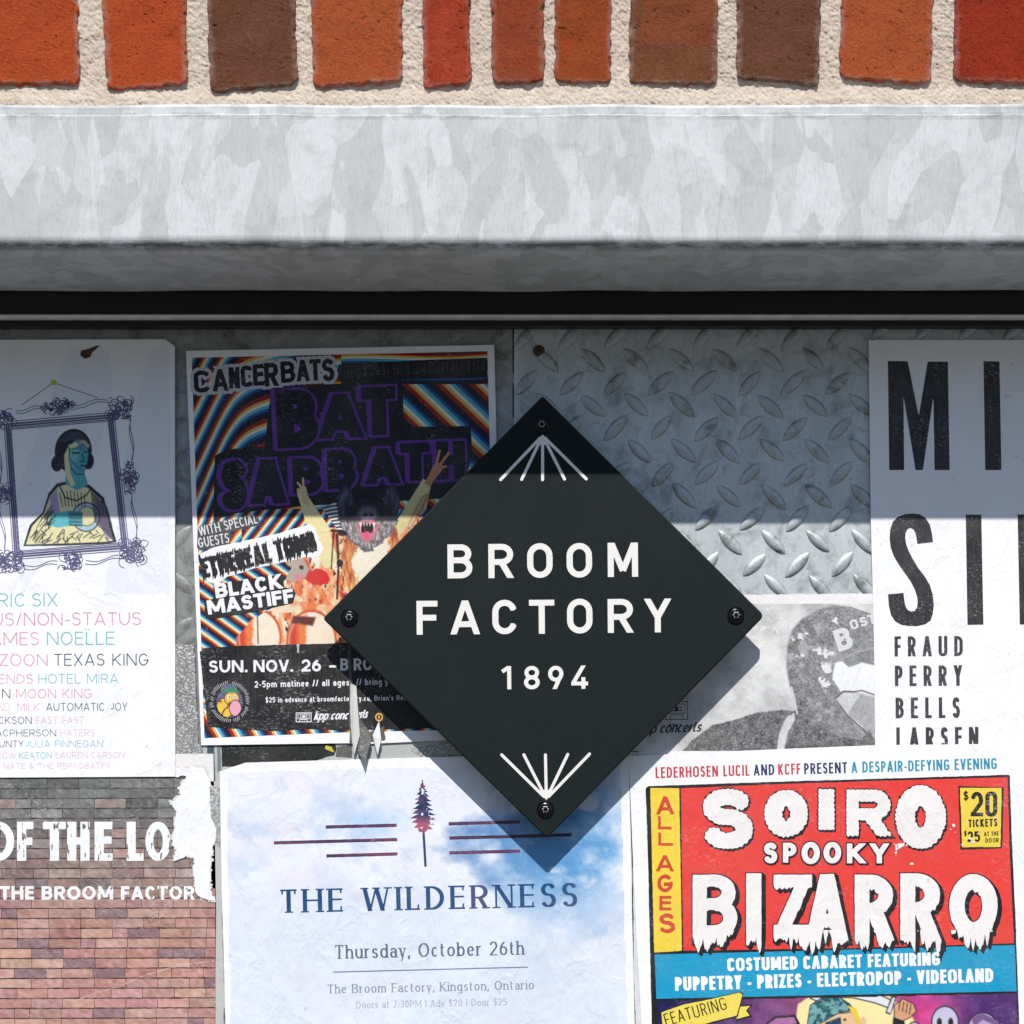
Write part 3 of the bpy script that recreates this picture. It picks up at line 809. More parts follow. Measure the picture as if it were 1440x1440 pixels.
# mortar: a displaced sheet between the bricks
MX0, MX1, MY0, MY1 = -60, 1500, -20, 160
st = 1.6
nx = int((MX1-MX0)/st); ny = int((MY1-MY0)/st)
X, Y = np.meshgrid(np.linspace(MX0, MX1, nx+1), np.linspace(MY0, MY1, ny+1))
Dm = BD-.0022+.0008*(fbm(X, Y, 40, 3, 4)-.5)*2+.0005*(fbm(X, Y, 7, 9, 3)-.5)*2+.0009*(vnoise(X, Y, 2.6, 4)-.5)
Dm += .0016*np.clip((Y-122)/18, 0, 1)
k_ = S*(1-Dm/DIST)
V = np.stack([(X-720)*k_, -Dm, CZ+(HZ-Y)*k_], -1).reshape(-1, 3)
i = np.arange(V.shape[0]).reshape(ny+1, nx+1); a_, b_, c_, e_ = i[:-1, :-1], i[:-1, 1:], i[1:, 1:], i[1:, :-1]
T = np.concatenate([np.stack([a_, c_, b_], -1).reshape(-1, 3), np.stack([a_, e_, c_], -1).reshape(-1, 3)])
mo = trimesh('mortar', V, T, M['mortar'], wall); mo.data.polygons.foreach_set('use_smooth', [True]*len(mo.data.polygons))
zm0, zm1 = P(0, MY1, BD)[2], P(0, MY0-2, BD)[2]
def flatbox(name, xa, xb, za, zb, da, db, mat, par): return extrude(name, [(da, za), (db, za), (db, zb), (da, zb)], xa, xb, mat, par)
xl, xr = P(MX0, 0, BD)[0], P(MX1, 0, BD)[0]
flatbox('mortar', -XE, xl, zm0, zm1, BD-.02, BD-.0024, M['mortar'], wall)
flatbox('mortar', xr, XE, zm0, zm1, BD-.02, BD-.0024, M['mortar'], wall)
flatbox('mortar', -XE, XE, zm1, wall_z1, BD-.02, BD-.0024, M['mortar'], wall)

# ------------------------------------------------------------------ tread plates
ZTOP = P(0, 456, 0)[2]
lplate = thing('metal_panel', 'weathered dark metal panel behind the posters on the left of the seam', 'metal panel', (P(240, 0, 0)[0], 0, ZTOP-.6))
rplate = thing('tread_plate', 'galvanised diamond tread plate behind the sign with raised lens shaped treads', 'metal panel', (P(970, 0, 0)[0], 0, ZTOP-.6))
xs = P(722, 0, 0)[0]
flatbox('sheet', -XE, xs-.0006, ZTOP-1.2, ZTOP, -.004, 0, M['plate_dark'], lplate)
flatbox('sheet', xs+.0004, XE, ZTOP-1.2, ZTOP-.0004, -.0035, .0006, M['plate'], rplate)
back = flatbox('wall_core', -XE, XE, 0.0, ZB+.05, -.25, -.0045, M['inner'], wall)

def tread_mesh(name, L=.0242, W=.0088, H=.0017):
    V = []; F = []; n = 12; m_ = 6
    for i in range(n+1):
        u = -1+2*i/n; hw = (1-u*u)**.85*W/2+1e-5 if abs(u) < 1 else 1e-5
        hh = H*(1-abs(u)**3.0)
        for j in range(m_+1):
            v = -1+2*j/m_
            V.append((u*L/2, -hh*(1-abs(v)**2.6), v*hw))
    for i in range(n):
        for j in range(m_):
            a_ = i*(m_+1)+j; F.append((a_, a_+m_+1, a_+m_+2, a_+1))
    me = bpy.data.meshes.new(name); me.from_pydata(V, [], F); me.update()
    at = me.color_attributes.new('Col', 'FLOAT_COLOR', 'POINT')
    e_ = np.ones((len(V), 4)); q_ = 0
    for i in range(n+1):
        for j in range(m_+1):
            v_ = abs(-1+2*j/m_); e_[q_, :3] = .65*max(0, (v_-.5)*2)**1.5 if i not in (0, n) else .5; q_ += 1  # weight of the painted rim shade and dirt
    at.data.foreach_set('color', e_.ravel().astype(np.float32))
    me.polygons.foreach_set('use_smooth', [True]*len(F)); return me
def put_tread(me, x, y, ang, par, base):
    o = bpy.data.objects.new('tread', me); C.objects.link(o); o.parent = par
    x += random.uniform(-1.5, 1.5); y += random.uniform(-1.5, 1.5); ang += random.uniform(-4, 4)
    w = np.array(P(x, y, base))-parent_loc(par); o.location = w; o.rotation_euler = (0, -math.radians(ang), 0)
    sc = random.uniform(.94, 1.05); o.scale = (sc, random.uniform(.85, 1.1), sc)
tm = tread_mesh('tread'); tm.materials.append(M['tread'])
tm2 = tread_mesh('tread', H=.0005); tm2.materials.append(M['plate_dark'])
for r in range(-1, 6):
    y = 506.7+63.8*r
    for c in range(-3, 9):
        x_ = 895+62.6*c+r*1.5
        if 730 < x_ < 1222 and 456 < y < 838:
            # leave out what the sign hides
            if not (abs(x_-764)/309+abs(y-868)/309 < .82): put_tread(tm, x_, y, -44, rplate, .0006)
    y = 474.8+63.8*r
    for c in range(-3, 9):
        x_ = 864+62.6*c+r*1.5
        if 730 < x_ < 1222 and 468 < y < 840:
            if not (abs(x_-764)/309+abs(y-868)/309 < .82): put_tread(tm, x_, y, 46, rplate, .0006)
for c in range(-3, 22):
    for x_, y, an in ((864+62.6*c, 463, 46),):
        if 1222 < x_ < 1700: put_tread(tm, x_, y, an, rplate, .0006)
for c in range(11):          # the plate goes on beyond the posters on the right
    for r in range(9):
        put_tread(tm, 1560+62.6*c, 475+63.8*r, 46, rplate, .0006); put_tread(tm, 1591+62.6*c, 506.7+63.8*r, -44, rplate, .0006)
for c in range(0, 12):
    x_ = 20+62.6*c
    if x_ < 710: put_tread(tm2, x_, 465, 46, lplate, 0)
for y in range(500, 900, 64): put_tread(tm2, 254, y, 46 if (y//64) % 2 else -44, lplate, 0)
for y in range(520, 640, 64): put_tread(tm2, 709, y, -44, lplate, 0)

# ------------------------------------------------------------------ the sign
SD, ST = .0198, .0030
sign = thing('diamond_sign', 'black diamond shaped metal sign lettered BROOM FACTORY 1894 standing off the poster wall', 'sign', P(767, 868, .0005))
cor = [(763, 557, 4), (1075, 866, 9), (769, 1179, 5), (454, 870, 5)]
out = []
for i in range(4):
    p = np.array(cor[i][:2], float); q = np.array(cor[(i+1) % 4][:2], float); o_ = np.array(cor[i-1][:2], float); r = cor[i][2]
    u = (q-p)/np.linalg.norm(q-p); v = (o_-p)/np.linalg.norm(o_-p)
    for t_ in np.linspace(0, 1, 9): out.append(p+v*r*(1-t_)**2+u*r*t_**2)
out = np.array(out); ctr = np.array([767, 868.])
def ins(k):
    res = []
    lines = []
    for i in range(4):
        pass
    return ctr+(out-ctr)*(1-k/219.0)
V = []
for o2, d in ((out, SD-ST), (out, SD-.0009), (ins(.7), SD-.00035), (ins(1.9), SD)):
    V += [P(x, y, d) for x, y in o2]
n = len(out); T = []
for k in range(3):
    for i in range(n):
        j = (i+1) % n; T += [(k*n+i, (k+1)*n+j, k*n+j), (k*n+i, (k+1)*n+i, (k+1)*n+j)]
for i in range(n):
    j = (i+1) % n
sp_ = pymesh('plate', V, [tuple(t) for t in T]+[tuple(range(3*n, 4*n))[::-1], tuple(range(n))], M['sign'], sign)

def disc_stack(name, cx, cy, prof, mat, par, n=40, label=None, starhole=0):
    """turned piece facing out of the wall; prof: list of (radius m, distance from wall)"""
    c0 = P(cx, cy, prof[-1][1]); V = []; F = []
    for r, d in prof:
        for i in range(n):
            a_ = 2*math.pi*i/n; V.append((c0[0]+r*math.cos(a_), -d, c0[2]+r*math.sin(a_)))
    for k in range(len(prof)-1):
        for i in range(n):
            j = (i+1) % n; F.append((k*n+i, k*n+j, (k+1)*n+j, (k+1)*n+i))
    F.append(tuple((len(prof)-1)*n+i for i in range(n)))
    return pymesh(name, V, F, mat, par, label)
SCR = [(762, 597), (491, 868), (1035, 865), (767, 1138)]
for k, (sx, sy) in enumerate(SCR):
    disc_stack('standoff', sx, sy, [(.0048, .0004), (.0048, SD-ST+.0003)], M['screw'], sign, 24)
    # shallow seat ring, dished head, recess and star pin
    s = disc_stack('screw', sx, sy, [(.0061, SD+.00002), (.0060, SD+.0006), (.0056, SD+.0010), (.0052, SD+.0010), (.0049, SD+.0005), (.0045, SD+.0006), (.0036, SD+.00115), (.0026, SD+.0013), (.0024, SD+.0013)], M['screw'], sign)
    # socket: six-lobed recess ring standing as inner wall and a pin
    V = []; F = []; m_ = 48; c0 = P(sx, sy, SD)
    for d, kk in ((SD+.00135, 1.0), (SD+.00155, .86), (SD+.0008, .80)):
        for i in range(m_):
            a_ = 2*math.pi*i/m_+k*.4; r = (.0020+.00035*math.cos(6*a_))*kk; V.append((c0[0]+r*math.cos(a_), -d, c0[2]+r*math.sin(a_)))
    for kk in range(2):
        for i in range(m_): F.append((kk*m_+i, kk*m_+(i+1) % m_, (kk+1)*m_+(i+1) % m_, (kk+1)*m_+i))
    F.append(tuple(2*m_+i for i in range(m_)))
    pymesh('socket', V, F, M['lip_highlight'], s)  # pale colour paints a glint in the recess
LD = SD+.00012
DIN = font(t=.178, th=.172, kr=1.02)
def sign_letter(ch, x0, yt, x1, yb, f=DIN, ang=.009):
    F = Field(x0-4, yt-4, x1+4, yb+4, .4)
    letter(F, ch, x0, yt, x1, yb, f, ang)
    shape('letter', F, F.F, LD, M['letter'], sign, (.72, .70, .66))
for ch, x0, yt, x1, yb in (('B', 629.5, 765.6, 664.5, 813.4), ('R', 687, 765, 722, 813), ('O', 741.5, 764, 777.3, 812.8), ('O', 797, 763.7, 832.8, 812.4), ('M', 854.8, 763.3, 897.4, 811.4),
                           ('F', 586, 845, 615.5, 892.6), ('A', 634, 844.6, 674.6, 892.2), ('C', 692.5, 843.6, 727.2, 892), ('T', 744.7, 843.6, 779.4, 891.4), ('O', 797.6, 842, 833.4, 891), ('R', 854.8, 842.4, 890.4, 890), ('Y', 906.6, 842, 943.6, 889.4)):
    sign_letter(ch, x0, yt, x1, yb)
D2 = font(t=.172, th=.165, kr=1.05)
for ch, x0, yt, x1, yb in (('1', 705.5, 936.8, 719, 969.4), ('8', 737, 936.6, 759, 969.4), ('9', 771, 936.4, 792.4, 969), ('4', 803.5, 936, 827, 968.8)):
    sign_letter(ch, x0, yt, x1, yb, D2)
for ax, ay, ends in ((763, 612.5, [(703, 675.5), (733, 675.5), (763, 676), (794.5, 675), (825.5, 674.5)]), (768.3, 1123.5, [(704.5, 1060.5), (736, 1060), (767, 1060), (799, 1059.5), (830, 1059.3)])):
    F = Field(696, min(ay, ends[0][1])-4, 838, max(ay, ends[0][1])+5, .5)
    sgn = 1 if ends[0][1] > ay else -1
    for ex, ey in ends:
        L = math.hypot(ex-ax, ey-ay); ux, uy = (ex-ax)/L, (ey-ay)/L
        F.F = np.minimum(F.F, d_cap(F.X, F.Y, (ax+ux*5, ay+uy*5), (ex-ux*1.5, ey-uy*1.5), 2.1))
    # solid wedge at the apex with a sharp tip
    F.F = np.minimum(F.F, d_poly(F.X, F.Y, [(ax, ay-sgn*1.5), (ax+8, ay+sgn*7.5), (ax, ay+sgn*16), (ax-8, ay+sgn*7.5)]))
    shape('ray_emblem', F, F.F, LD, M['letter'], sign, (.72, .70, .66))
# a rusted screw in the tread plate
def wall_screw(x, y, par, lab=None):
    disc_stack('screw', x, y, [(.0042, .0006), (.0042, .0012), (.0034, .0022), (.0012, .0026), (.0010, .0018)], M['rust'], par, 20, lab)
wall_screw(758, 493, rplate)

# ------------------------------------------------------------------ posters
L0 = .0021            # first paper layer, just proud of the treads
LS = .00034
TH = .00018
PS = .00003           # print layer step
WHITE = (250, 250, 251)
def smear(G, r, sgn, mx, w0, w1, seed):
    """liquid runs or spikes: the shape drawn out downwards (sgn 1) or upwards (-1) by a jagged length"""
    G = G.copy(); base = G.copy(); n = G.shape[1]; rg_ = random.Random(seed); ln = np.zeros(n); x = 0.0
    while x < n:
        w = rg_.uniform(w0, w1)/r; h_ = rg_.uniform(.12, 1)**1.3*mx/r
        i0, i1 = int(x), int(min(n, x+w))
        k = (np.arange(i0, i1)-i0)/max(1, w); ln[i0:i1] = h_*np.clip(1-np.abs(k-.5)*2.0, 0, 1)**.6; x += w
    for stp in range(1, int(mx/r)+1):
        m = ln >= stp
        if not m.any(): break
        G[:, m] = np.minimum(G[:, m], np.roll(base, stp*sgn, axis=0)[:, m])
    return G
def poster(nm, label, pts, layer, col=WHITE, rough=0.0, cat='poster', pmat='paper', group=None):
    d = L0+LS*layer
    xs_ = [p[0] for p in pts]; ys_ = [p[1] for p in pts]
    t = thing(nm, label, cat, P(sum(xs_)/len(xs_), max(ys_), d-TH), group)
    sheet('paper', pts, d, TH, M[pmat], t, col, rough)
    return t, d
def smooth(d, w=1.0): return np.clip(.5-d/w, 0, 1)[..., None]
def over(img, m, col): return img*(1-m)+np.asarray(col, float)*m
def const(c, X): return np.ones(X.shape+(3,))*np.asarray(c, float)
def poly_print(nm, pts, d, mat, par, col, res=1.0, wob=0.0, seed=3, holes=()):
    xs_ = [p[0] for p in pts]; ys_ = [p[1] for p in pts]
    F = Field(min(xs_)-3, min(ys_)-3, max(xs_)+3, max(ys_)+3, res)
    G = d_poly(F.X, F.Y, pts)
    if wob: G = G+wob*(fbm(F.X, F.Y, 7, seed, 3)-.5)*2
    for h in holes: G = np.maximum(G, -d_poly(F.X, F.Y, h))
    return shape(nm, F, G, d, mat, par, ink(col))
def line_print(nm, paths, w, d, mat, par, col, res=.5, wob=0):
    pts = [p for q in paths for p in q]
    F = Field(min(p[0] for p in pts)-4, min(p[1] for p in pts)-4, max(p[0] for p in pts)+4, max(p[1] for p in pts)+4, res)
    for q in paths:
        ww = w
        for a_, b_ in zip(q[:-1], q[1:]):
            sl_ = F.sub(min(a_[0], b_[0])-3-w, min(a_[1], b_[1])-3-w, max(a_[0], b_[0])+3+w, max(a_[1], b_[1])+3+w)
            F.F[sl_] = np.minimum(F.F[sl_], d_cap(F.X[sl_], F.Y[sl_], a_, b_, ww/2))
    G = F.F+(wob*(fbm(F.X, F.Y, 5, 3, 2)-.5)*2 if wob else 0)
    return shape(nm, F, G, d, mat, par, ink(col))
SANS = font(t=.135, th=.125, sp=.15)
LIGHT = font(t=.085, th=.08, sp=.15)
BOLD = font(t=.21, th=.185, sp=.10, fw=1.05)
HEAVY = font(t=.27, th=.23, sp=.07, fw=1.1)
COND = font(t=.145, th=.135, kr=1.0, fw=.62, sp=.12)
CONDB = font(t=.19, th=.165, kr=1.0, fw=.66, sp=.075)
SERIF = font(t=.185, th=.075, serif=.085, sp=.22)
SERIFT = font(t=.14, th=.075, serif=.075, sp=.15)
SCRIPT = font(t=.17, th=.11, shear=.35, sp=.02, fw=.85)
TIC = .0

# ---- underlying grey sheet remnants
t, d = poster('paper_remnant', 'scuffed grey photocopied strip showing between the framed portrait poster and the bat poster', [(238, 906), (273, 906), (279, 1046), (285, 1049), (286, 1081), (238, 1081)], 0, (128, 128, 126), .5, 'torn paper', 'remnant')
t, d = poster('paper_remnant', 'torn white and grey paper scraps under the bottom edge of the bat poster', [(284, 1040), (540, 1034), (760, 1034), (900, 1050), (900, 1090), (560, 1110), (300, 1116), (286, 1100)], 0, (188, 190, 186), 1.0, 'torn paper', 'worn')
poly_print('dark_print', [(311, 1046), (470, 1043), (474, 1052), (470, 1062), (440, 1071), (345, 1076), (312, 1079)], d+PS, M['black'], t, (32, 34, 33), 1.0, 1.2)
poly_print('dark_print', [(291, 1046), (301, 1046), (303, 1100), (293, 1092)], d+PS, M['black'], t, (64, 82, 88), 1, .5)
poly_print('dark_print', [(305, 1046), (310, 1046), (311, 1082), (306, 1086)], d+PS*2, M['black'], t, (120, 128, 128), 1, .5)
poly_print('yellow_print', [(458, 1048), (466, 1050), (470, 1058), (464, 1056), (457, 1053)], d+PS*3, M['print'], t, (214, 200, 60), .7, .4)
poly_print('dark_print', [(474, 1050), (494, 1046), (496, 1066), (472, 1064)], d+PS*2, M['black'], t, (92, 92, 90), 1, .8)
poly_print('dark_print', [(574, 1054), (640, 1040), (700, 1040), (700, 1064), (600, 1068)], d+PS*2, M['remnant'], t, (150, 152, 146), 1, .8)
t, d = poster('paper_remnant', 'pale paper strip in the gap between cloud poster and red comic poster', [(862, 1060), (910, 1056), (920, 1460), (872, 1460)], 1, (225, 226, 226), .6, 'torn paper', 'worn')
F = Field(876, 1070, 900, 1450, .6)
cx = 886+(F.Y-1070)*.0165+.8*np.sin(F.Y/37)
G = np.abs(F.X-cx)-(.5+1.9*np.clip(fbm(F.X*0, F.Y, 30, 4, 4)*1.9-.55, 0, 1.2)*np.clip((F.Y-1150)/220, .25, 1.2))
shape('dark_seam', F, G, d+PS, M['black'], t, ink((40, 40, 42)))
t, d = poster('paper_remnant', 'narrow pale strip of paper left of the cloud poster, dark seam along it', [(286, 1100), (322, 1095), (328, 1460), (290, 1460)], 1, (196, 196, 192), .6, 'torn paper', 'worn')
F = Field(306, 1120, 322, 1450, .6); cx = 313.5+(F.Y-1130)*.006
G = np.abs(F.X-cx)-(2.2*np.clip(fbm(F.X*0, F.Y, 40, 14, 4)*2.2-.75, 0, 1.1)); G += .6*(fbm(F.X, F.Y, 3, 5, 2)-.5)
shape('dark_seam', F, G, d+PS, M['black'], t, ink((60, 62, 64)))

# ---- brick print poster
t, d = poster('brick_print_poster', 'faded brick wall print poster lettered OF THE LO above THE BROOM FACTORY', [(-70, 1060), (300, 1060), (304, 1280), (302, 1460), (-70, 1460)], 1, (240, 236, 232), 0)
F0 = lambda X, Y: None
bw = []; rr = random.Random(11)
verts = []; tris = []; cols = []
y = 1082.0; row = 0
while y < 1462:
    x = -110+(0 if row % 2 else 22)+rr.uniform(-3, 3)
    while x < 303:
        w = 44.5 if rr.random() > .14 else 21.5
        x1 = min(x+w-.9, 302.5-(0 if y > 1250 else 20)); 
        if y < 1205: x1 = min(x1, 266)
        if x1 > -30 and x1-x > 2:
            tt = np.clip((y-1130)/170, 0, 1)
            top = np.array([120, 119, 117.]); top = top+(rr.random()-.5)*46
            if rr.random() < .12: top = np.array([160, 138, 134.])
            if rr.random() < .2: top += np.array([-4, 1, -2])
            bot = np.array([190, 146, 134.])+(rr.random()-.5)*30+np.array([rr.uniform(-4, 6), rr.uniform(-5, 5), rr.uniform(-5, 5)])
            if rr.random() < .10: bot = np.array([150, 120, 122.])
            c = top*(1-tt)+bot*tt
            sl = .004*(x+60)
            nb = len(verts)
            seg = max(1, int((x1-x)/5))
            for iy in range(4):
                for ix in range(seg+1):
                    px = x+(x1-x)*ix/seg; py = y+(12.2)*iy/3-.0035*px+(rr.random()-.5)*(.7 if iy in (0, 3) else 0)
                    verts.append((px, py)); nz = (vnoise(np.array(px), np.array(py), 6., 3)-.5)*36+(rr.random()-.5)*22
                    cols.append(c+nz)
            for iy in range(3):
                for ix in range(seg):
                    a_ = nb+iy*(seg+1)+ix; tris += [(a_, a_+seg+2, a_+1), (a_, a_+seg+1, a_+seg+2)]
        x += w
    y += 14.05; row += 1
Vv = place(np.array(verts), d+PS*2)
trimesh('brick_picture', Vv, np.array(tris), M['worn'], t, ink(np.clip(np.array(cols), 10, 255)))
def jointc(X, Y):
    k = np.clip((Y-1130)/180, 0, 1)[..., None]
    return (np.array([66, 66, 64.])*(1-k)+np.array([92, 66, 60.])*k)+((fbm(X, Y, 9, 5, 3)-.5)*130)[..., None]
picture('joint_print', -60, 1080, 303, 1460, 3, jointc, d+PS, M['worn'], t, mask=lambda X, Y: np.where((X > 268) & (Y < 1206) | (X > 276) & (Y < 1250), 1, -1))
GRO = font(t=.27, th=.235, kr=0, sp=.10)
GRB = font(t=.25, th=.22, sp=.10)
for ch, x0, x1 in (('O', -24, 20), ('F', 24, 47), ('T', 61, 92), ('H', 94.5, 126), ('E', 133, 158.5), ('L', 178, 202), ('O', 204.5, 240)):
    F = Field(x0-3, 1150, x1+3, 1216, .6); letter(F, ch, x0, 1155.5, x1, 1210.5, font(t=.2 if ch in 'O' else .235, th=.19, kr=0, sp=.1))
    G = np.maximum(F.F, .32-.9*np.abs(fbm(F.X, F.Y*.35, 6, 22, 3)-.5)*6-.0) if False else np.maximum(F.F, (fbm(F.X*2.2, F.Y*.5, 7, 22, 3)-.72)*20)
    shape('lettering', F, G, d+PS*3, M['print'], t, ink((250, 250, 250)))
for s, x0, x1 in (('THE', 0, 48), ('BROOM', 58.5, 159), ('FACTORY', 170, 291)):
    line_text('lettering', s, x0, 1265.2, x1, 1265, 19, GRB, d+PS*3, M['print'], t, (250, 250, 250), .6, post=lambda X, Y, G: np.maximum(G, (fbm(X*2, Y, 5, 9, 3)-.74)*20))
# diagonal crease
line_print('crease', [[(100, 1410), (130, 1398), (170, 1386), (205, 1371), (250, 1358), (300, 1351)]], .9, d+PS*3, M['paper'], t, (212, 184, 174), .6, .7)
# torn white remnant over its right edge
TORN = [(246, 1079), (286, 1079), (292, 1092), (299, 1110), (294, 1128), (297, 1150), (305, 1166), (303, 1180), (298, 1194), (295, 1225), (296, 1252), (302, 1267), (288, 1263), (277, 1258), (273, 1240), (272, 1206), (262, 1203), (245, 1211), (249, 1195), (241, 1180), (246, 1166), (249, 1142), (239, 1128), (255, 1118), (251, 1108), (262, 1092), (246, 1092)]
t, d = poster('paper_remnant', 'ragged torn white paper remnant hanging over the right edge of the brick print poster', TORN, 3, (247, 247, 247), 2.0, 'torn paper', 'paper')
sheet('torn_edge', [(274+(x-274)*1.07, 1170+(y-1170)*1.02) for x, y in TORN], d-.0002, .0001, M['worn'], t, (222, 219, 214), 2.6, step=2.5)
poly_print('grey_stain', [(294, 1106), (309, 1108), (309, 1190), (303, 1180), (304, 1166), (297, 1150)], d+PS, M['remnant'], t, (150, 152, 148), 1, 1)

# ---- framed portrait line-up poster
t, d = poster('portrait_poster', 'pale line-up poster with an ornate framed portrait above pink and teal band names', [(-90, 478), (232, 477), (246, 487), (246.5, 1092), (-90, 1094)], 3)
for pg in ([(96, 490), (152, 490), (160, 540), (136, 640), (30, 840), (22, 700), (60, 590)], [(214, 489), (239, 489), (239, 835), (146, 836), (176, 640), (193, 560)]):
    poly_print('pale_shape', pg, d+PS, M['print'], t, (241, 242, 248), 1.5, 2.5)
poly_print('burn_mark', [(113, 500), (114, 493), (124, 491), (135, 486), (142, 486), (130, 495), (127, 502), (119, 505)], d+PS*2, M['print'], t, (84, 58, 46), .6, .8)
NAVY = (92, 86, 128)
F = Field(65, 530, 86, 547, .5); G = d_ell(F.X, F.Y, 75.5, 538, 4.2, 3.8); shape('pin_dot', F, G, d+PS*3, M['print'], t, ink((208, 204, 40)))
line_print('hanging_string', [[(75, 538), (30, 570)], [(75, 538), (137, 559)]], 1.0, d+PS*2, M['print'], t, NAVY)
TLc, TRc, BRc, BLc = np.array([8., 596]), np.array([158., 583]), np.array([179., 771]), np.array([21., 784])
frame_lines = []
cen = (TLc+TRc+BRc+BLc)/4
for k in (1.0, 1.03, .985, .93, .91):
    q = [tuple(cen+(p-cen)*k) for p in (TLc, TRc, BRc, BLc)]; frame_lines.append(q+[q[0]])
line_print('frame_drawing', frame_lines, 1.2, d+PS*3, M['print'], t, NAVY, .5)
q = [tuple(cen+(p-cen)*.958) for p in (TLc, TRc, BRc, BLc)]; line_print('frame_drawing', [q+[q[0]]], 2.4, d+PS*3, M['print'], t, NAVY, .5)
def scroll(cx, cy, R_, n, rd):
    out_ = []
    for i in range(n):
        a0 = rd.uniform(0, 6.28); rr_ = rd.uniform(.15, .55)*R_; ox = cx+rd.uniform(-.75, .75)*R_; oy = cy+rd.uniform(-.7, .7)*R_
        tw = rd.choice((-1, 1)); pts = []
        for j in range(10):
            a_ = a0+tw*j*.52; q_ = rr_*(1-j*.085); pts.append((ox+q_*math.cos(a_), oy+q_*math.sin(a_)))
        out_.append(pts)
    return out_
rd = random.Random(4)
for (cx_, cy_, R_, n_) in ((8, 590, 15, 16), (168, 574, 19, 26), (186, 776, 20, 26), (14, 790, 19, 24), (82, 573, 15, 18), (182, 672, 14, 20), (3, 694, 16, 20), (100, 790, 16, 18), (66, 574, 9, 7), (98, 570, 9, 7), (182, 655, 8, 6), (182, 690, 8, 6)):
    line_print('frame_ornament', scroll(cx_, cy_, R_, int(n_*2.0), rd), 1.05, d+PS*4, M['print'], t, NAVY, .55)
wav = []
def wave(a_, b_, amp, ph, k=12):
    a_, b_ = np.array(a_, float), np.array(b_, float); u = b_-a_; nn = np.array([-u[1], u[0]])/np.linalg.norm(u)
    return [tuple(a_+u*i/k+nn*amp*math.sin(ph+i/k*6.28)) for i in range(k+1)]
for a_, b_ in (((22, 580), (60, 576)), ((100, 573), (150, 566)), ((184, 590), (185, 650)), ((186, 696), (191, 760)), ((172, 786), (120, 793)), ((80, 794), (34, 800)), ((-2, 610), (0, 680)), ((0, 710), (6, 775))):
    wav += [wave(a_, b_, 2.5, 0), wave((a_[0]+1, a_[1]-4), (b_[0]+1, b_[1]-4), 2.5, .4)]
line_print('frame_ornament', wav, 1.0, d+PS*4, M['print'], t, NAVY, .55)
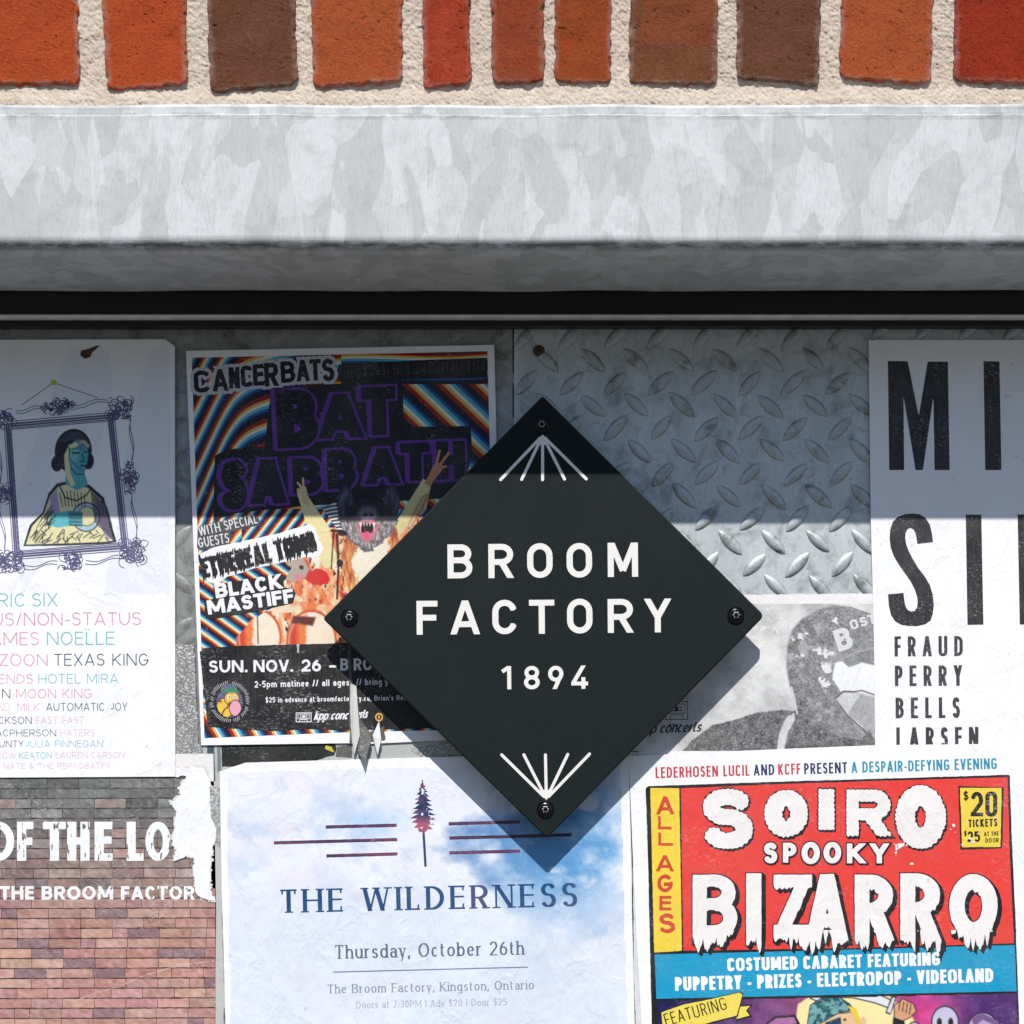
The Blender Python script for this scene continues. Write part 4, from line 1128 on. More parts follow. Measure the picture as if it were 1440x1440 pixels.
# the figure: a woman in a head scarf holding a round drum
def woman(X, Y):
    img = const((250, 250, 251), X)
    def s(dd, c, w=1.2):
        nonlocal img; img = over(img, smooth(dd, w), c)
    s(d_poly(X, Y, [(33, 768), (42, 738), (60, 720), (68, 694), (80, 680), (100, 676), (126, 682), (146, 700), (156, 736), (164, 762), (150, 765), (100, 767)])+1.2*(fbm(X, Y, 6, 3)-.5), (38, 36, 52))
    s(d_poly(X, Y, [(36, 766), (45, 740), (62, 722), (70, 698), (82, 684), (98, 680), (124, 686), (142, 702), (152, 736), (160, 760), (150, 762), (100, 764)]), (236, 228, 176))
    s(d_poly(X, Y, [(134, 694), (148, 712), (158, 756), (150, 760), (138, 730)]), (176, 160, 190))
    s(d_poly(X, Y, [(70, 700), (80, 688), (84, 720), (72, 728)]), (176, 160, 190))
    s(d_ell(X, Y, 103, 634, 26, 31, .1), (34, 34, 50)); s(d_ell(X, Y, 80, 652, 8, 11), (34, 34, 50)); s(d_ell(X, Y, 124, 648, 8, 12), (34, 34, 50))
    s(d_poly(X, Y, [(92, 660), (118, 662), (124, 682), (108, 690), (92, 680)]), (86, 176, 184))
    s(d_ell(X, Y, 110, 642, 14.5, 24, .06), (80, 172, 182))
    s(d_ell(X, Y, 104, 640, 6, 15, .1), (120, 200, 200), 5)
    s(d_poly(X, Y, [(96, 626), (118, 618), (126, 626), (124, 630), (117, 623), (98, 632)]), (236, 228, 176))
    s(d_poly(X, Y, [(96, 628), (98, 640), (99, 664), (106, 682), (100, 684), (92, 668), (90, 640)]), (236, 228, 176))
    for a_, b_, w_ in (((102, 637), (111, 637), 2.2), ((118, 636), (124, 635), 2.0), ((114, 655), (122, 655), 2.2), ((115, 638), (118, 648), 1.3), ((113, 649), (119, 649), 1.2), ((101, 632), (110, 630), 1.2)):
        s(d_cap(X, Y, a_, b_, w_/2), (32, 32, 50))
    s(d_poly(X, Y, [(66, 738), (74, 722), (98, 718), (118, 722), (112, 738), (80, 742)]), (96, 190, 198))
    s(d_ell(X, Y, 121, 727, 20, 21), (40, 40, 56)); s(d_ell(X, Y, 121, 727, 18.4, 19.4), (176, 206, 214)); s(d_ell(X, Y, 122, 726, 13, 14), (60, 60, 70)); s(d_ell(X, Y, 122, 726, 12, 13), (232, 222, 170))
    for k in range(4): s(d_cap(X, Y, (98, 721+k*5), (114, 722+k*5), 2.4), (70, 150, 160)); s(d_cap(X, Y, (98, 723.4+k*5), (115, 724.4+k*5), .6), (30, 30, 44))
    r_ = random.Random(8)
    for k in range(34):
        x_ = r_.uniform(50, 152); y_ = r_.uniform(742, 760); s(d_cap(X, Y, (x_, y_), (x_+r_.uniform(-14, 6), min(764, y_+r_.uniform(4, 14))), .55), (36, 36, 50))
    for k in range(14):
        x_ = 128+k*2.0; s(d_cap(X, Y, (x_, 690+k*2), (x_+6, 735+k*2), .5), (36, 36, 50))
    for k in range(26):
        x_ = r_.uniform(46, 70); y_ = 760-(x_-40)*.9+r_.uniform(-14, 10); s(d_cap(X, Y, (x_, y_), (x_+r_.uniform(4, 12), y_-r_.uniform(6, 16)), .45), (36, 36, 50))
    for k in range(22):
        a_ = -2.6+k*.115; s(d_cap(X, Y, (104+24*math.cos(a_), 634+27*math.sin(a_)), (100+12*math.cos(a_+.3), 632+14*math.sin(a_+.3)), .45), (96, 96, 120))
    for k in range(9): s(d_cap(X, Y, (100+k*1.2, 646+k*1.6), (104+k*1.6, 652+k*1.2), .35), (40, 110, 124))
    s(d_path(X, Y, [(98, 630), (97, 645), (101, 660), (108, 667), (116, 667), (122, 656), (124, 640)], 1.0), (34, 34, 50))
    for k in range(8): s(d_cap(X, Y, (84+k*5, 690+abs(k-3)*1.2), (88+k*4.5, 712), .55), (36, 36, 50))
    s(d_path(X, Y, [(84, 684), (92, 700), (108, 704), (122, 696), (128, 686)], 1.8), (36, 36, 50))
    return img
def wm(X, Y): return np.minimum.reduce([d_poly(X, Y, [(31, 769), (40, 736), (58, 718), (66, 692), (72, 672), (70, 640), (84, 604), (104, 599), (126, 610), (134, 640), (132, 664), (128, 682), (148, 700), (158, 736), (166, 763), (150, 767), (100, 769)])])
picture('portrait', 28, 596, 170, 770, .9, woman, d+PS*2, M['print'], t, mask=wm)
TEAL, PINK, DARK = (122, 196, 196), (236, 164, 186), (64, 72, 92)
PINK2 = (240, 196, 208)
for s, x0, x1, y0, y1, col, h in (
    ('RIC', -4, 36, 853, 853, TEAL, 18.5), ('SIX', 45, 81, 852.8, 852.6, TEAL, 18.5),
    ('US/NON-STATUS', -11, 198, 880, 879, (234, 150, 178), 18.2), ('AMES', -14, 55, 907.5, 907.2, PINK, 18.5), ('NOELLE', 66, 161, 907, 906.6, TEAL, 18.5),
    ('ZOON', -1, 67, 936.5, 936.3, PINK, 16.8), ('TEXAS KING', 76, 208.5, 936.2, 935.8, DARK, 16.8),
    ('ENDS', -2, 46, 961.6, 961.4, PINK, 13.4), ('HOTEL MIRA', 54, 166, 961.3, 960.8, TEAL, 13.4),
    ('N', 3, 14.5, 982, 982, DARK, 13), ('MOON KING', 22.5, 129, 982, 981.6, PINK, 13),
    ('ND', -3, 14, 1000, 1000, PINK2, 11.2), ('MILK', 24, 56, 1000, 999.8, PINK2, 11.2), ('AUTOMATIC', 65, 147, 999.8, 999.6, DARK, 11.2), ('JOY', 155.5, 179, 999.5, 999.4, DARK, 11.2),
    ('CKSON', -2, 44.5, 1018, 1018, DARK, 10.3), ('FAST FAST', 50.5, 118, 1018, 1017.7, PINK2, 10.3),
    ('ACPHERSON', -6, 79, 1035.6, 1035.4, DARK, 9.6), ('HATERS', 84.5, 133, 1035.4, 1035.2, PINK2, 9.6),
    ('UNTY', -1, 33, 1051, 1051, DARK, 9.6), ('JULIA FINNEGAN', 35.5, 145, 1051, 1050.6, (140, 196, 214), 9.6),
    ('ROW', -5, 22, 1066.8, 1066.8, PINK2, 8.8), ('KEATON', 27, 72.5, 1066.7, 1066.5, TEAL, 8.8), ('LAUREN CARSON', 78.5, 175, 1066.5, 1066, PINK2, 8.8),
    ('R NATE & THE REPROBATES', -7, 155, 1081, 1080.4, PINK2, 8.0)):
    line_text('lettering', s, x0, y0, x1, y1, h, LIGHT, d+PS*2, M['print'], t, col, max(.45, h/30))
F = Field(118, 882, 130, 889, .4); G = np.minimum(d_ell(F.X, F.Y, 120.5, 885, 1.0, 1.0), d_ell(F.X, F.Y, 125, 885, 1.0, 1.0)); shape('lettering', F, G, d+PS*2, M['print'], t, ink(TEAL))

# ---- bat concert poster
t, d = poster('bat_concert_poster', 'rainbow striped concert poster with purple BAT SABBATH letters and a bat headed singer', [(261.5, 493.5), (695, 485), (708, 1037), (500, 1047), (495, 1045), (283, 1048)], 3)
BX = [(269.5, 503), (685.5, 494), (698, 1025), (480, 1030), (287.5, 1038)]
def batmask(X, Y): return d_poly(X, Y, BX)
SEQ = [((16, 14, 26), 0.0, .085), ((160, 26, 22), .160, .080), ((222, 84, 36), .258, .022), ((240, 192, 62), .33, .056), ((244, 240, 226), .455, .085), ((86, 190, 212), .600, .075), ((34, 92, 158), .730, .064), ((26, 26, 72), .855, .064)]
def phase(X, Y):
    bend = 322-(Y-540)*.09
    x_ = X-bend; w_ = 9.0
    sp = np.logaddexp(0, -x_/w_)*w_
    h_ = .25*x_-2.3*sp
    R_ = (Y-500+h_)/(33.0+22/(1+np.exp(np.clip(x_/14, -30, 30))))
    Lp = R_
    UR = (X-(Y-500)/.95)/47.0-.05
    LL = (X-(Y)/.72)/26.0
    mid = (X+Y/1.3)/17.0
    low = (X-Y*.6)/27.0
    p = np.where(X < bend, Lp, R_)
    p = np.where((X > 560) & (Y > 530), UR, p)
    p = np.where((Y > 716) & (X > 340), mid, p)
    p = np.where((Y > 780), LL, p)
    p = np.where((Y > 990) & (X > 286), low, p)
    p = np.where((Y < 540) & (X > 480), (Y+.06*X+6*np.sin(X/60))/22.0, p)
    return p
gradm = lambda ph, r: np.maximum(np.hypot(*np.gradient(ph, r)), 1e-3)
F = Field(266, 490, 702, 1042, .8)
ph = phase(F.X, F.Y); g_ = np.minimum(gradm(ph, F.res), .12)
msk = batmask(F.X, F.Y)
shape('picture_ground', F, msk, d+PS, M['print'], t, ink((20, 18, 30)))
for c_, ctr_, hw in SEQ[1:]:
    dd = np.abs(((ph-ctr_+.5) % 1)-.5)-hw
    G = np.maximum(dd/g_, msk)
    G = np.where((F.X > 372) & (F.Y > 905) & (F.Y < 1018), 1, G)
    shape('rainbow_stripes', F, G, d+PS*2, M['print'], t, ink(c_))
# performer, bat head and drums
def perf(X, Y):
    n1 = fbm(X, Y, 26, 31, 5); n2 = fbm(X*1.6, Y*.6, 14, 77, 5); n3 = fbm(X, Y, 5, 12, 3)
    k = np.clip((n2-.35)*3, 0, 1)[..., None]
    img = np.array([250, 236, 200.])*(1-k)+np.array([238, 120, 60.])*k
    k = np.clip((n1-.55)*4, 0, 1)[..., None]; img = img*(1-k)+np.array([250, 244, 224.])*k
    k = np.clip((fbm(X*2, Y, 18, 5, 4)-.58)*6, 0, 1)[..., None]*(Y[..., None] > 745); img = img*(1-k)+np.array([196, 46, 40.])*k
    k = np.clip((fbm(X*2.6, Y*1.2, 11, 55, 3)-.66)*9, 0, 1)[..., None]; img = img*(1-k)+np.array([60, 30, 34.])*k
    def s(dd, c, w=1.5):
        nonlocal img; img = over(img, smooth(dd, w), c)
    # fringed sleeves
    zig = np.abs(((X*.9+Y*.5)/6.0) % 1-.5)*2
    s(d_poly(X, Y, [(417, 690), (430, 694), (462, 742), (476, 790), (456, 800), (432, 745)]), (240, 224, 164))
    s(d_poly(X, Y, [(596, 672), (606, 682), (590, 716), (556, 762), (536, 800), (528, 776), (556, 734)]), (222, 210, 150))
    s(np.maximum(d_poly(X, Y, [(590, 700), (606, 690), (592, 726), (560, 770)]), zig-.4), (168, 130, 90))
    # stripes of a black and white fan beside the head
    fan = np.maximum(d_poly(X, Y, [(452, 714), (486, 700), (488, 748), (476, 748)]), np.sin(np.hypot(X-495, Y-770)*1.15+np.arctan2(Y-770, X-495)*22)*1.2)
    s(d_poly(X, Y, [(452, 714), (486, 700), (488, 748), (476, 748)]), (236, 238, 240)); s(fan, (24, 24, 34))
    # hair under the head
    hair = d_poly(X, Y, [(490, 744), (478, 790), (492, 832), (520, 850), (552, 820), (566, 780), (558, 740)])+10*(n2-.5)
    kk = np.clip(fbm(X*3, Y*.8, 12, 9, 4)*2-.6, 0, 1)[..., None]
    img = np.where((smooth(hair, 3) > .5), np.array([250, 190, 110.])*kk+np.array([170, 70, 40.])*(1-kk), img)
    s(hair+16+14*(n3-.5), (250, 238, 214), 6)
    # bat head
    eg = np.clip(fbm(X*3.2, Y*.7, 7, 19, 3)*2-.6, 0, 1)[..., None]
    for ex, ro in ((487, -.08), (550, .10)):
        q = d_ell(X, Y, ex, 710, 13.5, 31, ro)
        s(q+2*(n3-.5), (52, 50, 66), 2); s(q+4, (104, 104, 128), 5); s(q+8, (58, 54, 74), 6)
    img = np.where(((Y < 742) & (np.minimum(d_ell(X, Y, 487, 710, 13.5, 31, -.08), d_ell(X, Y, 550, 710, 13.5, 31, .10)) < 0))[..., None], img*(.62+.6*eg), img)
    head = d_poly(X, Y, [(492, 712), (504, 702), (532, 702), (548, 714), (562, 732), (552, 748), (538, 762), (524, 774), (511, 776), (498, 764), (482, 748), (476, 730)])+7*(n3-.5)
    s(head, (40, 36, 48), 2)
    s(d_ell(X, Y, 518, 722, 14, 10)+3*(n3-.5), (104, 98, 116), 5); s(d_ell(X, Y, 514, 724, 3, 2.4), (30, 24, 34), 1.5); s(d_ell(X, Y, 522, 724, 3, 2.4), (30, 24, 34), 1.5)
    s(np.maximum(head+1, 733-Y), (196, 186, 186), 4)
    fur = np.clip(fbm(X*3, Y*1.3, 6, 91, 3)*2-.7, 0, 1)[..., None]
    img = np.where((np.maximum(head+1, 732-Y) < 0)[..., None], img*(.55+.6*fur), img)
    s(d_ell(X, Y, 496, 724, 2.4, 2.0), (18, 14, 20)); s(d_ell(X, Y, 538, 724, 2.4, 2.0), (18, 14, 20))
    s(d_poly(X, Y, [(500, 736), (510, 731), (524, 731), (534, 738), (526, 756), (516, 764), (507, 756)]), (206, 122, 138), 2)
    s(d_poly(X, Y, [(504, 738), (514, 734), (529, 739), (522, 750), (509, 749)]), (52, 20, 32), 1.5)
    s(d_ell(X, Y, 516, 753, 5, 6), (226, 96, 128), 2)
    for xx in (507, 526): s(d_poly(X, Y, [(xx-1.8, 735), (xx+1.8, 735), (xx, 747)]), (248, 244, 236), .8)
    for xx in (512, 516, 520): s(d_poly(X, Y, [(xx-1.2, 735), (xx+1.2, 735), (xx, 740)]), (240, 234, 226), .8)
    # second, smaller bat face behind the stand
    s(d_ell(X, Y, 413, 800, 21, 18)+6*(n3-.5), (186, 168, 152), 3); s(d_ell(X, Y, 406, 799, 3, 3), (40, 30, 34)); s(d_ell(X, Y, 420, 812, 7, 5), (214, 140, 146), 2); s(d_ell(X, Y, 424, 798, 3, 3), (56, 40, 40))
    # tom, kick drums
    s(d_ell(X, Y, 402, 848, 26, 14), (244, 220, 184)); s(d_ell(X, Y, 448, 812, 16, 12)+5*(n3-.5), (214, 40, 34))
    for cx_, cy_, r_ in ((364, 897, 41), (438, 903, 46)):
        q = d_ell(X, Y, cx_, cy_, r_*.78, r_)
        s(q, (214, 92, 56)); s(q+3, (250, 232, 206)); 
        s(np.maximum(q+5, X-cx_+8+6*(n3-.5)), (238, 128, 66), 4); s(np.maximum(q+5, X-cx_+20), (206, 58, 38), 8)
    s(d_cap(X, Y, (362, 862), (363, 905), .7), (60, 30, 30))
    s(d_poly(X, Y, [(412, 866), (444, 868), (440, 880), (410, 876)]), (96, 40, 36), 3)
    for k_ in range(9): s(d_ell(X, Y, 398+k_*13+(k_*37 % 5), 846+(k_*53 % 17), 7, 4.4), (236+(k_ % 3)*5, 200-(k_ % 4)*24, 160-(k_ % 4)*30))
    # microphone stand
    s(d_cap(X, Y, (469, 748), (466, 800), .8), (26, 20, 24)); s(d_cap(X, Y, (474, 752), (476, 796), 1.6), (26, 20, 24)); s(d_cap(X, Y, (476, 796), (474, 842), 1.3), (26, 20, 24)); s(d_ell(X, Y, 482, 750, 7, 3.6), (26, 22, 26)); s(d_ell(X, Y, 478, 792, 4.5, 5), (26, 20, 24)); s(d_cap(X, Y, (466, 746), (478, 747), 1.6), (26, 20, 24))
    return img
def pm(X, Y):
    n = fbm(X, Y, 14, 3, 3)*10-5
    body = d_poly(X, Y, [(428, 768), (452, 742), (490, 744), (560, 744), (610, 720), (700, 780), (700, 1000), (338, 1000), (330, 900), (352, 872), (380, 856), (408, 800), (392, 782), (420, 778)])+n*.6
    l_arm = d_poly(X, Y, [(417, 692), (430, 692), (464, 742), (478, 790), (456, 800), (432, 745)])
    r_arm = d_poly(X, Y, [(595, 672), (607, 680), (600, 716), (556, 772), (536, 800), (528, 776), (556, 734)])
    fan = d_poly(X, Y, [(452, 714), (486, 700), (500, 700), (500, 748), (476, 748)])
    head = np.minimum.reduce([d_ell(X, Y, 487, 710, 12.5, 30, -.08), d_ell(X, Y, 550, 710, 12.5, 30, .10), d_poly(X, Y, [(494, 712), (504, 703), (532, 703), (546, 714), (560, 735), (548, 750), (485, 750), (478, 730)])])
    w = np.minimum.reduce([body, l_arm, r_arm, fan, head])
    return np.maximum(np.maximum(w, Y-912), batmask(X, Y))
def blob(nm, pts, k, c, wob=0, mat='print'): return poly_print(nm, pts, d+PS*k, M[mat], t, c, .8, wob)
blob('black_patch', [(379, 566), (386, 548), (440, 541), (556, 536), (566, 545), (568, 590), (578, 600), (662, 599), (664, 640), (656, 668), (636, 700), (556, 705), (420, 712), (330, 722), (300, 732), (302, 641), (318, 632), (372, 628)], 3, (22, 21, 30))
# purple lettering
PUR = (104, 52, 150)
F = Field(300, 532, 672, 734, .8)
FAT = font(t=.28, th=.23, kr=0)
for ch, x0, yt, x1, yb, an in (('B', 392, 550, 448, 630, .06), ('A', 450, 556, 510, 616, .03), ('T', 512, 546, 556, 612, .04),
                               ('S', 312, 648, 346, 716, .0), ('A', 354, 648, 402, 708, .03), ('B', 414, 646, 452, 694, .05), ('B', 462, 634, 500, 688, .04), ('A', 516, 632, 562, 680, .03), ('T', 566, 624, 604, 676, .03), ('H', 616, 622, 654, 674, .03)):
    letter(F, ch, x0, yt, x1, yb, FAT, an)
n_ = 1.2*(fbm(F.X, F.Y, 14, 8, 2)-.5)
G1 = F.F+n_-4.4
k_ = int(5/F.res)
G2 = np.roll(F.F, -k_, axis=1)+n_-3.2
shape('purple_outline', F, np.minimum(G1, G2), d+PS*4, M['print'], t, ink(PUR))
shape('black_lettering', F, F.F+n_-.9, d+PS*5, M['print'], t, ink((22, 20, 30)))
picture('performer_picture', 332, 670, 702, 914, 1.0, perf, d+PS*6, M['print'], t, mask=pm)
# hands raised over the lettering
SK = (226, 196, 150)
line_print('raised_hand', [[(432, 706), (427, 690)], [(427, 690), (419, 679)], [(427, 690), (426, 673)], [(428, 694), (419, 691)], [(430, 700), (419, 688)]], 3.2, d+PS*8, M['print'], t, SK)
blob('raised_hand', [(421, 686), (430, 684), (434, 700), (436, 712), (426, 708)], 7, SK)
blob('raised_hand', [(603, 668), (610, 654), (616, 650), (624, 656), (620, 664), (612, 672), (606, 684), (596, 680)], 7, (206, 140, 104))
line_print('raised_hand', [[(613, 656), (618, 634)], [(617, 656), (631, 637)], [(618, 658), (627, 656)], [(612, 660), (614, 650)]], 3.6, d+PS*8, M['print'], t, (206, 140, 104))
# band names
F = Field(266, 498, 482, 566, .5)
ANG = font(t=.17, th=.17, kr=.55)
xs_l = [(274, 522, 296, 554), (300, 520, 322, 552), (323, 517, 338, 548), (340, 515, 356, 546), (357, 513, 372, 544), (373, 511, 392, 545), (396, 509, 416, 540), (418, 507, 436, 538), (437, 506, 452, 537), (454, 505, 471, 538)]
for ch, (x0, yt, x1, yb) in zip('CANCERBATS', xs_l):
    h = yb-yt; put(F, ch, x0, yb-2, h-2, (x1-x0)/h*1.02, .05, ANG)
zz = 2.0*(np.abs(((F.X+F.Y*.7)/7.3) % 1-.5)-.25)
shape('white_cutout', F, F.F-4.8+zz, d+PS*4, M['print'], t, ink((206, 206, 214)))
shape('lettering', F, F.F-.6+zz*.5, d+PS*5, M['print'], t, ink((22, 20, 28)))
blob('black_band', [(476, 513), (600, 506), (685, 503), (685.5, 531), (580, 533), (476, 537)], 3, (20, 19, 26))
line_text('lettering', 'PERFORMING AS THEIR LEGENDARY ALTER EGO', 478, 530, 682, 522, 16, font(t=.13, th=.12, kr=1, fw=.6), d+PS*4, M['print'], t, (58, 56, 62), .5)
blob('grey_patch', [(278, 742), (284, 738), (345, 728), (352, 725), (364, 729), (366, 738), (324, 748), (324, 766), (282, 774), (277, 770)], 3, (74, 74, 76))
HAND = font(t=.12, th=.11, fw=.8)
line_text('lettering', 'WITH SPECIAL', 281, 754, 363, 735.5, 13.5, HAND, d+PS*4, M['print'], t, (232, 232, 232), .5)
line_text('lettering', 'GUESTS', 280, 770.5, 323, 763, 14, HAND, d+PS*4, M['print'], t, (232, 232, 232), .5)
blob('white_patch', [(281, 779), (300, 770), (400, 748), (436, 737), (441, 740), (455, 772), (450, 782), (430, 784), (360, 799), (318, 812), (305, 822), (292, 818), (284, 800)], 7, (248, 248, 249), 1.2)
F = Field(276, 735, 462, 828, .45)
text(F, 'ETHEREAL TOMB', 286, 813, 447, 774, 27, font(t=.24, th=.16, kr=.4, fw=.7, sp=.03))
G = smear(smear(F.F, F.res, 1, 8, 2.2, 4.4, 4), F.res, -1, 6, 2.2, 4.4, 9)
shape('lettering', F, G, d+PS*8, M['worn'], t, ink((30, 30, 32)))
blob('black_patch', [(300, 822), (330, 818), (392, 808), (398, 812), (400, 826), (413, 828), (416, 834), (412, 848), (370, 858), (296, 871), (289, 868), (287, 846), (300, 842)], 9, (34, 34, 37), .6)
line_text('lettering', 'BLACK', 304, 841.5, 398, 827, 20.5, HEAVY, d+PS*10, M['print'], t, (248, 248, 248), .5)
line_text('lettering', 'MASTIFF', 293, 864.5, 414, 847.5, 20, HEAVY, d+PS*10, M['print'], t, (248, 248, 248), .5)
# black information box
blob('black_panel', [(281, 917), (287, 911), (340, 908), (460, 905), (700, 893), (702, 1022), (480, 1027), (440, 1025), (380, 1028), (292, 1022), (290, 1000)], 7, (30, 30, 32), .5, 'black')
W_ = (246, 246, 246)
for s, x0, x1, y0, y1, h in (('SUN.', 294, 348, 946, 945.3, 17), ('NOV.', 356.5, 412, 945.2, 944.6, 17), ('26', 424, 451.5, 944.4, 944, 17), ('-', 463, 473, 943.6, 943.5, 17), ('B', 478.5, 490, 943, 943, 17), ('ROOM', 497.5, 556, 942.8, 942, 17)):
    line_text('lettering', s, x0, y0, x1, y1, h, BOLD, d+PS*8, M['print'], t, W_, .5)
MED = font(t=.17, th=.15, sp=.14)
for s, x0, x1, y0, y1, h in (('2-5pm matinee // all ages', 358, 491, 967, 964, 9.2), ('// bring', 501, 537, 963.6, 963, 9.2), ('your', 541, 566, 963, 962.6, 9.2),
                             ('$25 in advance at broomfacto', 373.5, 491, 988, 986, 7.4), ("ry.ca, Brian's Records", 501, 590, 985.8, 984.4, 7.4)):
    line_text('lettering', s, x0, y0, x1, y1, h, MED, d+PS*8, M['print'], t, W_, .4)
def cassette(x, y, w, h, col, k, mat='print', par=None, dd=None):
    par = par or t; dd = dd if dd is not None else d
    F = Field(x-3, y-3, x+w+3, y+h+3, .4); X, Y = F.X, F.Y
    def rect(x0, y0, x1, y1): return np.maximum(np.maximum(x0-X, X-x1), np.maximum(y0-Y, Y-y1))
    G = np.abs(rect(x, y, x+w, y+h))-.55
    G = np.minimum(G, np.abs(rect(x+w*.12, y+h*.14, x+w*.88, y+h*.66))-.45)
    G = np.minimum(G, np.abs(rect(x+w*.26, y+h*.3, x+w*.74, y+h*.52)))
    G = np.minimum(np.where(rect(x+w*.26, y+h*.28, x+w*.74, y+h*.54) < 0, -.5, G), 9)
    for cx_ in (.36, .64): G = np.maximum(G, -(np.hypot(X-(x+w*cx_), Y-(y+h*.41))-h*.09))
    G = np.minimum(G, np.abs(d_poly(X, Y, [(x+w*.2, y+h), (x+w*.26, y+h*.76), (x+w*.74, y+h*.76), (x+w*.8, y+h)]))-.4)
    shape('cassette_logo', F, G, dd+PS*k, M[mat], par, ink(col))
cassette(416.5, 1002.5, 21, 12.5, W_, 8)
line_text('lettering', 'kpp conc', 441, 1012.5, 489, 1011.5, 12.5, SCRIPT, d+PS*8, M['print'], t, W_, .4)
line_text('lettering', 'erts', 501, 1010.5, 516, 1009.5, 12.5, SCRIPT, d+PS*8, M['print'], t, W_, .4)
F = Field(524, 1000, 542, 1018, .4); G = np.abs(d_ell(F.X, F.Y, 533, 1008.5, 4.6, 5))-.9; G = np.minimum(G, d_ell(F.X, F.Y, 533, 1008.5, 1.1, 3)); shape('round_logo', F, G, d+PS*8, M['print'], t, ink((240, 180, 80)))
# round emblem: a cluster of little yellow, pink and green shapes inside a ring of marks
def emb(X, Y):
    img = const((122, 112, 150), X)
    def s(dd, c, w=1.0):
        nonlocal img; img = over(img, smooth(dd, w), c)
    chk = ((np.floor(X/3)+np.floor(Y/3)) % 2)[..., None]; img = img*(1-.25*chk)
    s(d_ell(X, Y, 316, 996, 12.5, 15), (40, 30, 30)); s(d_ell(X, Y, 316, 996, 11.5, 14), (242, 198, 70))
    s(d_ell(X, Y, 326, 982, 11, 10), (40, 30, 30)); s(d_ell(X, Y, 326, 982, 10, 9), (240, 190, 90))
    s(d_ell(X, Y, 331, 996, 9, 12), (60, 30, 40)); s(d_ell(X, Y, 331, 996, 8, 11), (240, 170, 190))
    for k in range(9): s(d_poly(X, Y, [(312+k*2.6, 974), (315+k*2.8, 974), (311+k*3.2, 963+abs(k-4))]), (52, 140, 104))
    for k in range(12): s(d_ell(X, Y, 309+(k*7 % 15), 986+(k*11 % 20), 1.1, 1.3), (90, 60, 20))
    s(d_ell(X, Y, 322, 980, 2.4, 2.6), (250, 250, 244)); s(d_ell(X, Y, 330, 980, 2.4, 2.6), (250, 250, 244)); s(d_ell(X, Y, 322.5, 980, 1, 1), (20, 20, 20)); s(d_ell(X, Y, 330, 980, 1, 1), (20, 20, 20))
    return img
picture('round_emblem', 300, 960, 346, 1012, .8, emb, d+PS*8, M['print'], t, mask=lambda X, Y: np.minimum(d_ell(X, Y, 323, 988, 19, 21.5), d_ell(X, Y, 322, 970, 12, 9)))
ring = []
rg = random.Random(3)
for k in range(62):
    a_ = k/62*6.283
    if rg.random() < .18: continue
    r0 = 23.5+rg.uniform(-.4, .6); r1 = 27.6+rg.uniform(-.8, .8)
    ring.append([(323+r0*math.cos(a_), 986.5+r0*math.sin(a_)*1.04), (323+r1*math.cos(a_+.03), 986.5+r1*math.sin(a_+.03)*1.04)])
line_print('emblem_ring', ring, 1.2, d+PS*8, M['worn'], t, (170, 170, 174), .45)
# torn slit through the lower right of the poster, with curled flaps
poly_print('torn_slit', [(489, 905), (492, 905), (495, 960), (503, 985), (506, 1010), (520, 1029), (540, 1022), (542, 1040), (498, 1046), (492, 1046), (491, 960)], d+PS*9, M['worn'], t, (96, 96, 94), .8, 1.0)
poly_print('torn_slit', [(493, 962), (499, 963), (501, 990), (504, 1020), (508, 1046), (495, 1046), (492, 990)], d+PS*10, M['paper'], t, (206, 206, 202), .8, .8)
poly_print('scratch', [(417, 906), (421, 906), (420, 918), (418, 918)], d+PS*10, M['remnant'], t, (190, 190, 186), .6, .8)
def flap(nm, pts, lifts, mat, par, col):
    V_ = [P(x, y, d+.0003+l) for (x, y), l in zip(pts, lifts)]+[P(x, y, d+.0001+l) for (x, y), l in zip(pts, lifts)]
    n = len(pts); T_ = []
    for i in range(1, n-1): T_ += [(0, i+1, i), (n, n+i, n+i+1)]
    for i in range(n): j = (i+1) % n; T_ += [(i, j, n+j), (i, n+j, n+i)]
    return trimesh(nm, np.array(V_), np.array(T_), M[mat], par, ink(col))
flap('torn_flap', [(501, 1024), (514, 1022), (522, 1040), (513, 1074), (503, 1056)], [0, .0008, .003, .0045, .0015], 'worn', t, (104, 104, 100))
flap('torn_flap', [(524, 1034), (533, 1014), (536, 1040), (531, 1062)], [0, .001, .003, .002], 'paper', t, (238, 238, 238))
flap('torn_flap', [(496, 966), (501, 964), (506, 1034), (498, 1062), (494, 1030)], [.0004, .0008, .0024, .002, .0002], 'paper', t, (214, 212, 206))

